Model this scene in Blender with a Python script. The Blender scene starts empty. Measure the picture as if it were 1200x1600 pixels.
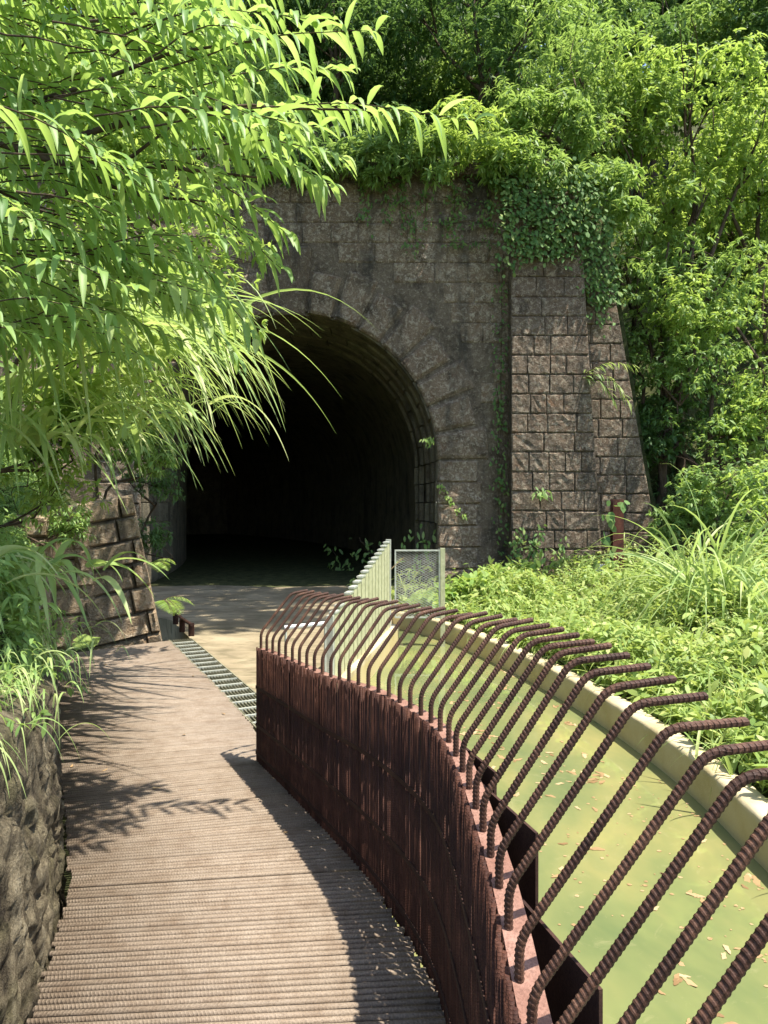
import bpy, math, random
import numpy as np
from mathutils import Vector, Matrix
random.seed(7); rng = np.random.default_rng(7)
S = bpy.context.scene
C = S.collection
R = math.radians
# ------------------------------------------------------------------ camera, sky, sun, exposure
F, HY, CZ = 1110.0, 790.0, 1.6            # focal length in px of a 1200x1600 frame, horizon row, eye height
cam_d = bpy.data.cameras.new('camera'); cam = bpy.data.objects.new('camera', cam_d); C.objects.link(cam)
cam_d.sensor_fit = 'VERTICAL'; cam_d.sensor_height = 36.0; cam_d.lens = 36.0 * F / 1600.0
cam_d.shift_y = (HY - 800.0) / 1600.0
cam_d.clip_start = 0.05; cam_d.clip_end = 1000
cam.location = (0, 0, CZ); cam.rotation_euler = (R(90), 0, 0)
S.camera = cam
SUN = Vector((0.35, -0.15, 1.0)).normalized()          # towards the sun
w = bpy.data.worlds.new('World'); S.world = w; w.use_nodes = True
nt = w.node_tree; bg = nt.nodes['Background']
sky = nt.nodes.new('ShaderNodeTexSky'); sky.sky_type = 'NISHITA'; sky.sun_disc = False
sky.sun_elevation = math.asin(SUN.z); sky.sun_rotation = math.atan2(SUN.x, SUN.y)
nt.links.new(sky.outputs[0], bg.inputs[0]); bg.inputs[1].default_value = 0.15
sl = bpy.data.lights.new('sun', 'SUN'); sl.energy = 4.5; sl.angle = R(0.53); sl.color = (1, .95, .86)
so = bpy.data.objects.new('sun', sl); C.objects.link(so); so.rotation_euler = SUN.to_track_quat('Z', 'Y').to_euler()
S.view_settings.view_transform = 'Standard'; S.view_settings.look = 'None'
S.view_settings.exposure = 1.35; S.view_settings.gamma = 1.0
S.cycles.max_bounces = 8; S.cycles.diffuse_bounces = 4; S.cycles.transmission_bounces = 5; S.cycles.glossy_bounces = 3

# ------------------------------------------------------------------ helpers
def at(x, y, Y):
    return np.array([(x - 600) / F * Y, Y, CZ - (y - HY) / F * Y])
def ground_at(x, y, z=0.0):
    Y = (CZ - z) * F / (y - HY); return np.array([(x - 600) / F * Y, Y, z])
def mesh_np(name, V, faces, mat=None, smooth=False, attr=None):
    """faces: (n,k) array of equal-size polygons or list of arrays/lists"""
    me = bpy.data.meshes.new(name)
    V = np.asarray(V, dtype=np.float32).reshape(-1, 3)
    if isinstance(faces, np.ndarray):
        n, k = faces.shape
        me.vertices.add(len(V)); me.vertices.foreach_set('co', V.ravel())
        me.loops.add(n * k); me.loops.foreach_set('vertex_index', faces.astype(np.int32).ravel())
        me.polygons.add(n); me.polygons.foreach_set('loop_start', np.arange(0, n * k, k, dtype=np.int32))
        try: me.polygons.foreach_set('loop_total', np.full(n, k, dtype=np.int32))
        except Exception: pass
        me.update(calc_edges=True)
    else:
        me.from_pydata([tuple(map(float, v)) for v in V], [], [tuple(int(i) for i in f) for f in faces])
        me.update()
    if smooth: me.polygons.foreach_set('use_smooth', np.ones(len(me.polygons), dtype=bool))
    if attr is not None:
        a = me.attributes.new('var', 'FLOAT', 'POINT'); a.data.foreach_set('value', np.asarray(attr, dtype=np.float32))
    if mat: me.materials.append(mat)
    return me
def link(name, me, parent=None, loc=None, kind=None):
    o = bpy.data.objects.new(name, me); C.objects.link(o)
    if parent is not None: o.parent = parent
    if loc is not None: o.location = loc
    if kind: o['kind'] = kind
    return o
def tag(o, label, cat, group=None):
    o['label'] = label; o['category'] = cat
    if group: o['group'] = group
    return o
def thing(name, label, cat, loc=(0, 0, 0), group=None):
    o = bpy.data.objects.new(name, None); C.objects.link(o); o.location = loc
    o.empty_display_size = .1
    return tag(o, label, cat, group)
class MB:
    def __init__(s): s.v = []; s.f = []
    def add(s, V, Fs):
        b = len(s.v); s.v += [tuple(map(float, q)) for q in V]; s.f += [tuple(int(i) + b for i in f) for f in Fs]; return s
    def box(s, lo, hi, m=None):
        x0, y0, z0 = lo; x1, y1, z1 = hi
        V = [(x0,y0,z0),(x1,y0,z0),(x1,y1,z0),(x0,y1,z0),(x0,y0,z1),(x1,y0,z1),(x1,y1,z1),(x0,y1,z1)]
        if m is not None: V = [tuple(m @ Vector(q)) for q in V]
        return s.add(V, [(0,3,2,1),(4,5,6,7),(0,1,5,4),(1,2,6,5),(2,3,7,6),(3,0,4,7)])
    def prism(s, poly, z0, z1):
        n = len(poly)
        V = [(p[0], p[1], z0) for p in poly] + [(p[0], p[1], z1) for p in poly]
        Fs = [tuple(reversed(range(n))), tuple(range(n, 2 * n))] + [(i, (i + 1) % n, n + (i + 1) % n, n + i) for i in range(n)]
        return s.add(V, Fs)
    def tube(s, pts, rad, sides=8, cap=True):
        V, Fs = tube_np(pts, rad, sides)
        Fs = [tuple(f) for f in Fs]; n = len(V)
        if cap: Fs += [tuple(reversed(range(sides))), tuple(range(n - sides, n))]
        return s.add(V, Fs)
    def build(s, name, mat, parent=None, smooth=False, kind=None):
        return link(name, mesh_np(name, np.array(s.v), s.f, mat, smooth), parent, kind=kind)
def tube_np(pts, rad, sides=8):
    P = np.asarray(pts, float); n = len(P)
    rad = np.full(n, rad, float) if np.isscalar(rad) else np.asarray(rad, float)
    T = np.gradient(P, axis=0); T /= np.linalg.norm(T, axis=1)[:, None] + 1e-9
    ref = np.array([0.13, 0.21, 0.97]) if abs(T[0, 2]) < .8 else np.array([.97, .21, .1])
    N = np.cross(T, ref); N /= np.linalg.norm(N, axis=1)[:, None] + 1e-9
    B = np.cross(T, N)
    a = np.linspace(0, 2 * math.pi, sides, endpoint=False)
    V = P[:, None, :] + rad[:, None, None] * (np.cos(a)[None, :, None] * N[:, None, :] + np.sin(a)[None, :, None] * B[:, None, :])
    i = np.arange(n - 1)[:, None]; j = np.arange(sides)[None, :]
    Fq = np.stack([i * sides + j, i * sides + (j + 1) % sides, (i + 1) * sides + (j + 1) % sides, (i + 1) * sides + j], -1).reshape(-1, 4)
    return V.reshape(-1, 3), Fq
def polyline(pts, step=None, n=None):
    """Catmull-Rom resample at even arc length"""
    P = np.asarray(pts, float); Q = np.vstack([2 * P[0] - P[1], P, 2 * P[-1] - P[-2]])
    out = []
    for i in range(1, len(Q) - 2):
        t = np.linspace(0, 1, 24, endpoint=False)[:, None]; a, b, c, d = Q[i - 1], Q[i], Q[i + 1], Q[i + 2]
        out.append(.5 * (2 * b + (c - a) * t + (2 * a - 5 * b + 4 * c - d) * t**2 + (3 * b - a - 3 * c + d) * t**3))
    out = np.vstack(out + [P[-1:]])
    l = np.r_[0, np.cumsum(np.linalg.norm(np.diff(out, axis=0), axis=1))]
    m = n if n else max(2, int(round(l[-1] / step)) + 1)
    q = np.linspace(0, l[-1], m)
    return np.stack([np.interp(q, l, out[:, k]) for k in range(P.shape[1])], -1)
def vnoise(P, scale, seed=0):
    """cheap smooth value noise for numpy points (n,2or3) -> -1..1"""
    P = np.asarray(P, float) * scale; k = P.shape[1]
    I = np.floor(P).astype(np.int64); f = P - I; f = f * f * (3 - 2 * f)
    out = np.zeros(len(P))
    for c in range(2 ** k):
        off = np.array([(c >> b) & 1 for b in range(k)]); J = I + off
        h = (J * np.array([374761393, 668265263, 2147483647])[:k]).sum(1) + seed * 1442695041
        h = (h ^ (h >> 13)) * 1274126177; h = (h ^ (h >> 16)) & 0xffff
        wgt = np.prod(np.where(off == 1, f, 1 - f), axis=1); out += wgt * (h / 32767.5 - 1)
    return out
def fbm(P, scale, seed=0, octs=4, gain=.5):
    r = 0; a = 1; s = 0
    for o in range(octs): r = r + a * vnoise(P, scale * 2**o, seed + o * 17); s += a; a *= gain
    return r / s
def grid_faces(nu, nv):
    i = np.arange(nu - 1)[:, None]; j = np.arange(nv - 1)[None, :]
    return np.stack([i * nv + j, (i + 1) * nv + j, (i + 1) * nv + j + 1, i * nv + j + 1], -1).reshape(-1, 4)

# ------------------------------------------------------------------ materials
class NT:
    def __init__(s, name):
        s.m = bpy.data.materials.new(name); s.m.use_nodes = True; s.t = s.m.node_tree; s.t.nodes.clear()
        s.out = s.n('ShaderNodeOutputMaterial')
    def n(s, typ, **kw):
        nd = s.t.nodes.new(typ)
        for k, v in kw.items():
            if k.startswith('i_'):
                key = k[2:]; key = int(key) if key.isdigit() else key.replace('_', ' ')
                if hasattr(v, 'links') or isinstance(v, bpy.types.NodeSocket): s.t.links.new(v, nd.inputs[key])
                else: nd.inputs[key].default_value = v
            else: setattr(nd, k, v)
        return nd
    def pos(s, scale=(1, 1, 1)):
        g = s.n('ShaderNodeNewGeometry'); return s.n('ShaderNodeMapping', i_Vector=g.outputs['Position'], i_Scale=scale).outputs[0]
    def noise(s, scale, detail=5, rough=.6, vec=None, dist=0):
        nd = s.n('ShaderNodeTexNoise', i_Scale=scale, i_Detail=detail, i_Roughness=rough, i_Distortion=dist)
        s.t.links.new(vec if vec is not None else s.pos(), nd.inputs['Vector']); return nd.outputs['Fac']
    def ramp(s, fac, stops):
        r = s.n('ShaderNodeValToRGB', i_Fac=fac); e = r.color_ramp.elements
        while len(e) < len(stops): e.new(.5)
        for q, (p, c) in zip(e, stops): q.position = p; q.color = (*c, 1) if len(c) == 3 else c
        return r.outputs[0]
    def mix(s, fac, a, b, blend='MIX'):
        nd = s.n('ShaderNodeMix', data_type='RGBA', blend_type=blend)
        for sock, v in ((nd.inputs[0], fac), (nd.inputs[6], a), (nd.inputs[7], b)):
            if isinstance(v, bpy.types.NodeSocket): s.t.links.new(v, sock)
            elif isinstance(v, (int, float)): sock.default_value = v
            else: sock.default_value = (*v, 1)
        return nd.outputs[2]
    def math(s, op, a, b=0.0):
        nd = s.n('ShaderNodeMath', operation=op)
        for k, v in enumerate((a, b)):
            if isinstance(v, bpy.types.NodeSocket): s.t.links.new(v, nd.inputs[k])
            else: nd.inputs[k].default_value = v
        return nd.outputs[0]
    def bump(s, h, strength=.5, dist=.02, normal=None):
        b = s.n('ShaderNodeBump', i_Height=h, i_Strength=strength, i_Distance=dist)
        if normal is not None: s.t.links.new(normal, b.inputs['Normal'])
        return b.outputs[0]
    def pbr(s, col, rough=.8, normal=None, metal=0, spec=.4):
        p = s.n('ShaderNodeBsdfPrincipled')
        for sock, v in (('Base Color', col), ('Roughness', rough), ('Metallic', metal), ('Specular IOR Level', spec)):
            if isinstance(v, bpy.types.NodeSocket): s.t.links.new(v, p.inputs[sock])
            else: p.inputs[sock].default_value = (*v, 1) if isinstance(v, tuple) else v
        if normal is not None: s.t.links.new(normal, p.inputs['Normal'])
        s.t.links.new(p.outputs[0], s.out.inputs[0]); return p
M = {}
def stone_mat(name, dark, mid, pale, lichen=.62, rust=True, val=1.0, gold=False):
    k = NT(name); oi = k.n('ShaderNodeObjectInfo').outputs['Random']
    n1 = k.noise(3.2, 6, .65); n2 = k.noise(14, 5, .7, dist=.6); n3 = k.noise(55, 4, .7)
    c = k.ramp(n1, [(.3, dark), (.5, mid), (.72, tuple(q * 1.35 for q in mid))])
    c = k.mix(k.ramp(oi, [(0, (.0,)*3), (1, (.55,)*3)]), c, k.mix(.5, mid, (.16, .09, .05)))
    if rust:
        c = k.mix(k.ramp(k.noise(5, 4, .6, vec=k.pos((1, 1, .7))), [(.58, (0,)*3), (.72, (.55,)*3)]), c, (.19, .085, .035))
    c = k.mix(k.ramp(n2, [(lichen - .08, (0,)*3), (lichen + .06, (.75,)*3)]), c, pale)
    n4 = k.noise(32, 5, .75, dist=1.0); c = k.mix(k.ramp(n4, [(.55, (0,)*3), (.66, (.7,)*3)]), c, tuple(q * .85 for q in pale))
    c = k.mix(k.ramp(n3, [(.35, (.6,)*3), (.5, (0,)*3)]), c, tuple(q * .5 for q in dark))
    # green-black algae runs
    c = k.mix(k.ramp(k.noise(1.6, 4, .6, vec=k.pos((1.6, 1.6, .35))), [(.5, (0,)*3), (.68, (.75,)*3)]), c, tuple(q * .9 for q in (.06, .055, .044)))
    h = k.math('ADD', k.math('MULTIPLY', n2, 1.2), k.math('MULTIPLY', n4, .7))
    k.pbr(c, .93, k.bump(h, 1.0, .06), spec=.2); M[name] = k.m
stone_mat('portal_stone', (.10, .072, .047), (.29, .21, .138), (.62, .52, .38), .57)
stone_mat('portal_mortar', (.065, .05, .035), (.19, .143, .098), (.46, .38, .27), .6, rust=False)
stone_mat('pier_stone', (.055, .041, .029), (.185, .132, .088), (.48, .39, .28), .56)
stone_mat('voussoir_stone', (.075, .054, .036), (.26, .185, .122), (.58, .48, .35), .57)
stone_mat('lining_stone', (.08, .07, .05), (.24, .21, .14), (.4, .36, .25), .66, rust=False)
stone_mat('block_stone', (.2, .14, .085), (.46, .34, .21), (.64, .53, .38), .6, rust=True)
stone_mat('block_mortar', (.10, .075, .05), (.24, .18, .12), (.2, .17, .12), .7, rust=False)
def mk():
    k = NT('rock'); v = k.pos((2.2, 2.2, .55)); n1 = k.noise(3.0, 9, .72, vec=v, dist=.8); n2 = k.noise(26, 6, .75, vec=k.pos((1, 1, .5))); 
    c = k.ramp(n1, [(.36, (.045, .035, .023)), (.45, (.15, .12, .075)), (.55, (.28, .23, .145)), (.72, (.46, .40, .28))])
    c = k.mix(k.ramp(k.noise(4, 4), [(.5, (0,)*3), (.7, (.6,)*3)]), c, (.12, .115, .045))
    c = k.mix(k.ramp(n2, [(.33, (.7,)*3), (.48, (0,)*3)]), c, (.07, .055, .04))
    k.pbr(c, .95, k.bump(k.math('ADD', n1, k.math('MULTIPLY', n2, .5)), 1.0, .12), spec=.15); M['rock'] = k.m
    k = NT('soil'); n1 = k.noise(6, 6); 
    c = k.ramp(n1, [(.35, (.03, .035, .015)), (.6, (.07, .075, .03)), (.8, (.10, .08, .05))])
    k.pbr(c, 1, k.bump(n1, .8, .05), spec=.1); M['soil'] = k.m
    k = NT('concrete'); n1 = k.noise(1.3, 6, .6); n2 = k.noise(40, 4, .7)
    c = k.ramp(n1, [(.3, (.14, .11, .066)), (.5, (.245, .195, .12)), (.7, (.32, .26, .165))])
    c = k.mix(k.ramp(k.noise(3.2, 5, .7, vec=k.pos((.6, 2, 1)), dist=1.2), [(.48, (0,)*3), (.64, (.75,)*3)]), c, (.10, .085, .045))
    c = k.mix(k.ramp(n2, [(.3, (.4,)*3), (.5, (0,)*3)]), c, (.18, .15, .1))
    k.pbr(c, .85, k.bump(n2, .3, .006), spec=.3); M['concrete'] = k.m
    k = NT('kerb_concrete'); n1 = k.noise(2.6, 6, .65); n2 = k.noise(60, 4, .7)
    c = k.ramp(n1, [(.3, (.33, .26, .13)), (.5, (.47, .39, .235)), (.75, (.54, .47, .32))])
    g = k.n('ShaderNodeNewGeometry'); sx = k.n('ShaderNodeSeparateXYZ', i_0=g.outputs['Position']).outputs[2]
    low_tint = k.ramp(k.math('ADD', k.math('MULTIPLY', sx, 4), k.math('MULTIPLY', k.noise(7, 4), .35)), [(-.0, (1,)*3), (.12, (0,)*3)])
    c = k.mix(k.math('MULTIPLY', low_tint, .55), c, (.40, .31, .10))  # kerb turns yellower towards its lower part
    k.pbr(c, .9, k.bump(n2, .35, .006), spec=.25); M['kerb_concrete'] = k.m
    # rusted rebar steel (bump ribs run along the bar's own length = object space)
    def rust(name, a, b, c_, ribs=None, pitch=.012, rough=.75):
        k = NT(name); n1 = k.noise(9, 6, .65); n2 = k.noise(160, 4, .7); oi = k.n('ShaderNodeObjectInfo').outputs['Random']
        c = k.ramp(n1, [(.3, a), (.52, b), (.72, c_)])
        c = k.mix(k.ramp(n2, [(.35, (.6,)*3), (.55, (0,)*3)]), c, tuple(q * .45 for q in a))
        c = k.mix(k.math('MULTIPLY', oi, .12 if name == 'wall_rebar' else .35), c, tuple(q * .55 for q in b))
        nb = k.bump(n2, .45, .004)
        if ribs:
            tc = k.n('ShaderNodeTexCoord').outputs['UV' if ribs == 'U' else 'Object']
            mp = k.n('ShaderNodeMapping', i_Vector=tc, i_Rotation=(0, R(20), R(20)))
            sep = k.n('ShaderNodeSeparateXYZ', i_0=mp.outputs[0]).outputs['XYZ'.index(ribs)]
            s_ = k.math('SINE', k.math('MULTIPLY', sep, 2 * math.pi / pitch))
            rib = k.math('SMOOTH_MAX', s_, 0.0); nb = k.bump(rib, .42, .0016, nb)
            c = k.mix(k.ramp(rib, [(0, (.15,)*3), (.5, (0,)*3)]), c, tuple(q * .4 for q in b))
        k.pbr(c, rough, nb, metal=.0, spec=.22); M[name] = k.m
    rust('deck_rebar', (.19, .135, .09), (.265, .205, .148), (.30, .24, .18), 'X', .011, .6)
    rust('rail_rebar', (.03, .014, .009), (.075, .034, .021), (.17, .085, .05), None, .01, .6)
    rust('wall_rebar', (.032, .012, .008), (.06, .022, .013), (.115, .045, .026), 'Z', .010, .7)
    rust('rust_plate', (.17, .075, .05), (.27, .145, .105), (.36, .21, .16), None, .01, .8)
    rust('dark_rust', (.025, .012, .009), (.05, .023, .016), (.08, .04, .026), None, .01, .8)
    rust('post_rust', (.05, .018, .012), (.12, .038, .024), (.17, .06, .04), None, .01, .7)
    def galv(name, a, b, rough=.45, metal=.6):
        k = NT(name); n1 = k.noise(18, 5); c = k.ramp(n1, [(.35, a), (.65, b)])
        k.pbr(c, rough, k.bump(k.noise(90, 3), .15, .003), metal=metal); M[name] = k.m
    galv('galvanised', (.42, .43, .36), (.58, .58, .5), .5, .5)
    galv('grate_steel', (.16, .155, .10), (.30, .28, .19), .5, .4)
    galv('pale_fence', (.33, .33, .18), (.46, .45, .27), .55, .1)
    galv('white_pipe', (.72, .72, .70), (.84, .84, .82), .4, 0)
    galv('wire', (.25, .26, .24), (.45, .46, .44), .45, .6)
    # murky pond
    k = NT('pond_water'); n1 = k.noise(.9, 5, .6, vec=k.pos((1, .6, 1)), dist=.4)
    c = k.ramp(n1, [(.3, (.085, .118, .048)), (.48, (.155, .17, .065)), (.7, (.265, .23, .085))])
    c = k.mix(k.ramp(k.noise(5, 6, .75, dist=1.5), [(.58, (0,)*3), (.75, (.35,)*3)]), c, (.33, .29, .15))
    k.pbr(c, .035, k.bump(k.noise(3.5, 3, .5), .10, .02), spec=.75); M['pond_water'] = k.m
    k = NT('bark'); n1 = k.noise(12, 6, .7, vec=k.pos((1, 1, .4)))
    k.pbr(k.ramp(n1, [(.3, (.035, .024, .016)), (.7, (.13, .09, .06))]), .95, k.bump(n1, .8, .02), spec=.15); M['bark'] = k.m
mk()
def leaf_mat(name, a, b, c_, trans=.45, rough=.42, back=None, tcol=None):
    k = NT(name); at_ = k.n('ShaderNodeAttribute', attribute_name='var').outputs['Fac']
    col = k.ramp(at_, [(0, a), (.5, b), (1, c_)])
    p = k.n('ShaderNodeBsdfPrincipled'); k.t.links.new(col, p.inputs['Base Color'])
    p.inputs['Roughness'].default_value = rough; p.inputs['Specular IOR Level'].default_value = .4
    tr = k.n('ShaderNodeBsdfTranslucent'); k.t.links.new(k.mix(.5, col, tcol or tuple(min(1, q * 2.2) for q in b)), tr.inputs['Color'])
    ms = k.n('ShaderNodeMixShader', i_Fac=trans); k.t.links.new(p.outputs[0], ms.inputs[1]); k.t.links.new(tr.outputs[0], ms.inputs[2])
    k.t.links.new(ms.outputs[0], k.out.inputs[0]); M[name] = k.m
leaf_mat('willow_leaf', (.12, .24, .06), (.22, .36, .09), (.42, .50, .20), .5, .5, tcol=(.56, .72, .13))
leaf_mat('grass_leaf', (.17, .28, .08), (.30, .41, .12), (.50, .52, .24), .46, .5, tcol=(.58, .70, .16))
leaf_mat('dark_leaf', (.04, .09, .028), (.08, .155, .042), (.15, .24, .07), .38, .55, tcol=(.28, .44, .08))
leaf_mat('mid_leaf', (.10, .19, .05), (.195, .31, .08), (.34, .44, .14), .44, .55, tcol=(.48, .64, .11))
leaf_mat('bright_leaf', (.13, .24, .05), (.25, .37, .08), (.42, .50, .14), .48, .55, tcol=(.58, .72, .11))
leaf_mat('cover_leaf', (.14, .23, .055), (.28, .38, .09), (.46, .48, .16), .42, .55, tcol=(.56, .66, .12))
leaf_mat('ivy_leaf', (.06, .13, .035), (.12, .22, .055), (.26, .32, .09), .35, .75, tcol=(.38, .52, .09))
leaf_mat('dead_leaf', (.20, .115, .045), (.33, .21, .095), (.44, .32, .17), .15, .7, tcol=(.5, .35, .15))
leaf_mat('straw', (.30, .22, .11), (.42, .33, .17), (.5, .42, .25), .3, .6, tcol=(.5, .4, .2))

# ------------------------------------------------------------------ leaves
def norm(a): return a / (np.linalg.norm(a, axis=-1, keepdims=True) + 1e-9)
PROFILES = {'lance': [.25, .85, 1, .82, .5, .06], 'blade': [.7, 1, .95, .8, .6, .4, .2, .03], 'long': [.6, .85, 1, 1, .97, .92, .86, .78, .7, .6, .48, .34, .2, .03], 'oval': [.2, .95, .9, .08], 'small': [.15, 1, .1],
            'heart': [.55, 1, .75, .05]}
def leaf_batch(P, D, L, W, droop=.5, prof='lance', fold=.0, up=None):
    """n leaves from base points P along D; returns verts, quads, var"""
    n = len(P); w_ = np.array(PROFILES[prof]); k = len(w_)
    P = np.asarray(P, float); D = norm(np.asarray(D, float)); L = np.broadcast_to(L, (n,)).astype(float); W = np.broadcast_to(W, (n,)).astype(float)
    droop = np.broadcast_to(droop, (n,)).astype(float)
    U = np.tile(np.array([0, 0, 1.0]), (n, 1)) if up is None else np.asarray(up, float)
    U = U + rng.normal(0, .35, (n, 3))
    Sd = norm(np.cross(D, U)); g = np.array([0, 0, -1.0])
    c = P.copy(); rows = []
    for i in range(k):
        t = i / (k - 1)
        d = norm(D + g * (droop * t)[:, None])
        if i: c = c + d * (L / (k - 1))[:, None]
        half = Sd * (W * w_[i] * .5)[:, None]
        if fold:
            nn = norm(np.cross(Sd, d)); off = nn * (W * w_[i] * fold)[:, None]
            rows += [c - half + off, c, c + half + off]
        else: rows += [c - half, c + half]
    m = 3 if fold else 2
    V = np.stack(rows, 1)                      # n, k*m, 3
    fl = []
    for i in range(k - 1):
        for j in range(m - 1):
            a = i * m + j; fl.append([a, a + 1, a + m + 1, a + m])
    fl = np.array(fl)
    Fq = (np.arange(n)[:, None, None] * (k * m) + fl[None]).reshape(-1, 4)
    var = np.repeat(np.clip(rng.normal(.5, .24, n), 0, 1), k * m)
    return V.reshape(-1, 3), Fq, var
def merge(batches):
    Vs, Fs, As, b = [], [], [], 0
    for V, Fq, a in batches: Vs.append(V); Fs.append(Fq + b); As.append(a); b += len(V)
    return np.vstack(Vs), np.vstack(Fs), np.concatenate(As)
def foliage(name, batches, mat, parent=None, kind=None):
    V, Fq, a = merge(batches); return link(name, mesh_np(name, V, Fq, M[mat], True, a), parent, kind=kind)
def rand_unit(n): return norm(rng.normal(size=(n, 3)))
def shoots(P, A, n, L, W, spread=1.0, droop=.5, prof='lance', along=.0, fold=0):
    """whorls of n leaves round each shoot axis A at P"""
    m = len(P); A = norm(A)
    P2 = np.repeat(P, n, 0); A2 = np.repeat(A, n, 0)
    d = rand_unit(m * n); d = norm(d - (d * A2).sum(1)[:, None] * A2)
    t = rng.random(m * n)[:, None]
    P2 = P2 + A2 * t * along
    D = norm(A2 * (1.1 - spread * .6) + d * spread)
    Ls = L * rng.uniform(.65, 1.2, m * n)
    return leaf_batch(P2, D, Ls, Ls * (W / L), droop * rng.uniform(.5, 1.5, m * n), prof, fold)
def blob_points(c, r, n, shell=.55):
    d = rand_unit(n); rr = (shell + (1 - shell) * rng.random(n)) ; r = np.asarray(r, float)
    return np.asarray(c) + d * rr[:, None] * r, d
def crown(blobs, per_area, n, L, W, prof='lance', droop=.5, sub=9, subr=.42, spread=1.0, along=.06, fold=0, up=.5):
    """blobs: (centre, radii). Each blob is filled with smaller clumps so the outline is uneven and gapped."""
    out = []
    for c, r in blobs:
        r = np.broadcast_to(np.asarray(r, float), (3,)); cs, ds = blob_points(c, r * .85, sub, .35)
        for q, d0 in zip(cs, ds):
            rr = subr * r.mean() * rng.uniform(.55, 1.25); m = max(6, int(per_area * rr * rr))
            P, d = blob_points(q, (rr, rr, rr * .62), m, .35)
            out.append(shoots(P, d * .9 + np.array([0, 0, up]) + d0 * .3, n, L, W, spread, droop, prof, along, fold))
    return out
def limb_mesh(paths, sides=7):
    Vs, Fs, b = [], [], 0
    for pts, r0, r1 in paths:
        P = polyline(pts, n=10); P = P + rng.normal(0, .012, P.shape) * np.linalg.norm(P[-1] - P[0]) * .25
        V, Fq = tube_np(P, np.linspace(r0, r1, len(P)), sides); Vs.append(V); Fs.append(Fq + b); b += len(V)
    return mesh_np('limbs', np.vstack(Vs), np.vstack(Fs), M['bark'], True)
def tree(name, label, base, blobs, mat, dens, n, L, W, r=.12, group=None, cat='tree', twigs=4, fork=None, **kw):
    base = np.asarray(base, float)
    t = thing(name, label, cat, tuple(base), group)
    cen = np.mean([b[0] for b in blobs], axis=0)
    if fork is not None: fork = np.asarray(fork, float)
    else: fork = base + (cen - base) * .45 + np.array([rng.normal(0, .15), rng.normal(0, .15), 0])
    o = link('trunk', limb_mesh([([base + (0, 0, -.4), base + (fork - base) * .5 + rng.normal(0, .08, 3), fork], r, r * .7)], 9), t, loc=-base)
    paths = []
    for c, rr in blobs:
        c = np.asarray(c, float); rr = np.broadcast_to(np.asarray(rr, float), (3,))
        paths.append(([fork - (fork - base) * .1, (fork + c) / 2 + rng.normal(0, .2, 3), c], r * .6, r * .2))
        for _ in range(twigs):
            e = c + rand_unit(1)[0] * rr * .85; paths.append(([c - (c - fork) * .25, (c + e) / 2 + rng.normal(0, .1, 3), e], r * .22, r * .06))
    link('branch', limb_mesh(paths, 5), t, loc=-base)
    V, Fq, a = merge(crown(blobs, dens, n, L, W, **kw))
    link('crown', mesh_np('crown', V - base, Fq, M[mat], True, a), t)
    return t

# ================================================================== THE SETTING
me = mesh_np('ground', [(-300, -200, -.9), (300, -200, -.9), (300, 400, -.9), (-300, 400, -.9)], np.array([[0, 1, 2, 3]]), M['soil'])
link('ground', me, kind='structure')
# ---- curves in plan
WALL = polyline([(-.80, 4.47), (-.545, 4.0), (-.295, 3.52), (-.075, 3.08), (.09, 2.68), (.178, 2.35), (.212, 2.0), (.225, 1.6), (.23, 1.2), (.235, .8), (.24, .35)], step=.01)
wt = np.gradient(WALL, axis=0); wt = norm(wt); WN = np.stack([-wt[:, 1], wt[:, 0]], 1)      # outward = +x side
if WN[-1, 0] < 0: WN = -WN
WLEN = (len(WALL) - 1) * np.linalg.norm(WALL[1] - WALL[0])
def wall_at(s):
    i = np.clip(s / WLEN * (len(WALL) - 1), 0, len(WALL) - 1.001); k = int(i); f = i - k
    return WALL[k] * (1 - f) + WALL[k + 1] * f, WN[k], wt[k]
KERB = polyline([(1.90, .2), (1.93, 2.0), (1.935, 3.55), (1.96, 4.44), (1.91, 5.3), (1.75, 6.46), (1.42, 7.89), (.90, 9.5), (.42, 10.4), (.10, 10.75)], step=.08)
kt = norm(np.gradient(KERB, axis=0)); KN = np.stack([kt[:, 1], -kt[:, 0]], 1)               # outward (right)
FENCE0, FENCE1 = np.array([-.47, 6.40]), np.array([.05, 9.2])
GRATE = [(-.89, 5.07), (-2.58, 8.50)]
# ---- concrete path into the tunnel
path = MB()
path.prism([(-.62, 5.05), (-.35, 5.05), (-.44, 6.35), (.10, 9.25), (.12, 10.75), (1.3, 11.6), (1.25, 14.1), (1.0, 14.25), (-.6, 14.5), (-2.2, 14.2), (-3.4, 14.55), (-4.85, 14.3), (-5.0, 14.1), (-5.0, 12.0), (-3.02, 10.1), (-2.30, 8.55)], -.6, -.03)
path.build('path', M['concrete'], kind='structure')
# ---- pond
wv = [(p[0] + .02, p[1]) for p in WALL[::12]][::-1] + [(-.62, 5.0), (-.3, 5.06)] + [tuple(FENCE0 + (.0, 0)), tuple(FENCE1)] + [(.14, 10.7)] + [tuple(p) for p in KERB[::-1]]
b = MB(); b.add([(x, y, -.25) for x, y in wv], [tuple(range(len(wv)))[::-1]])
o = b.build('water', M['pond_water'], kind='structure')
# ---- kerb
V = []; prof = [(-.0, -.55), (.0, -.02), (.02, 0), (.145, .0), (.16, -.02), (.16, -.55)]
for p, n_ in zip(KERB, KN):
    j = rng.normal(0, .003, len(prof))
    V += [(p[0] + n_[0] * d, p[1] + n_[1] * d, z + (jj if z > -.1 else 0)) for (d, z), jj in zip(prof, j)]
kerb = link('pond_kerb', mesh_np('pond_kerb', V, grid_faces(len(KERB), len(prof)), M['kerb_concrete']))
tag(kerb, 'curved pale concrete kerb along the far side of the green pond', 'kerb')
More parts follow.
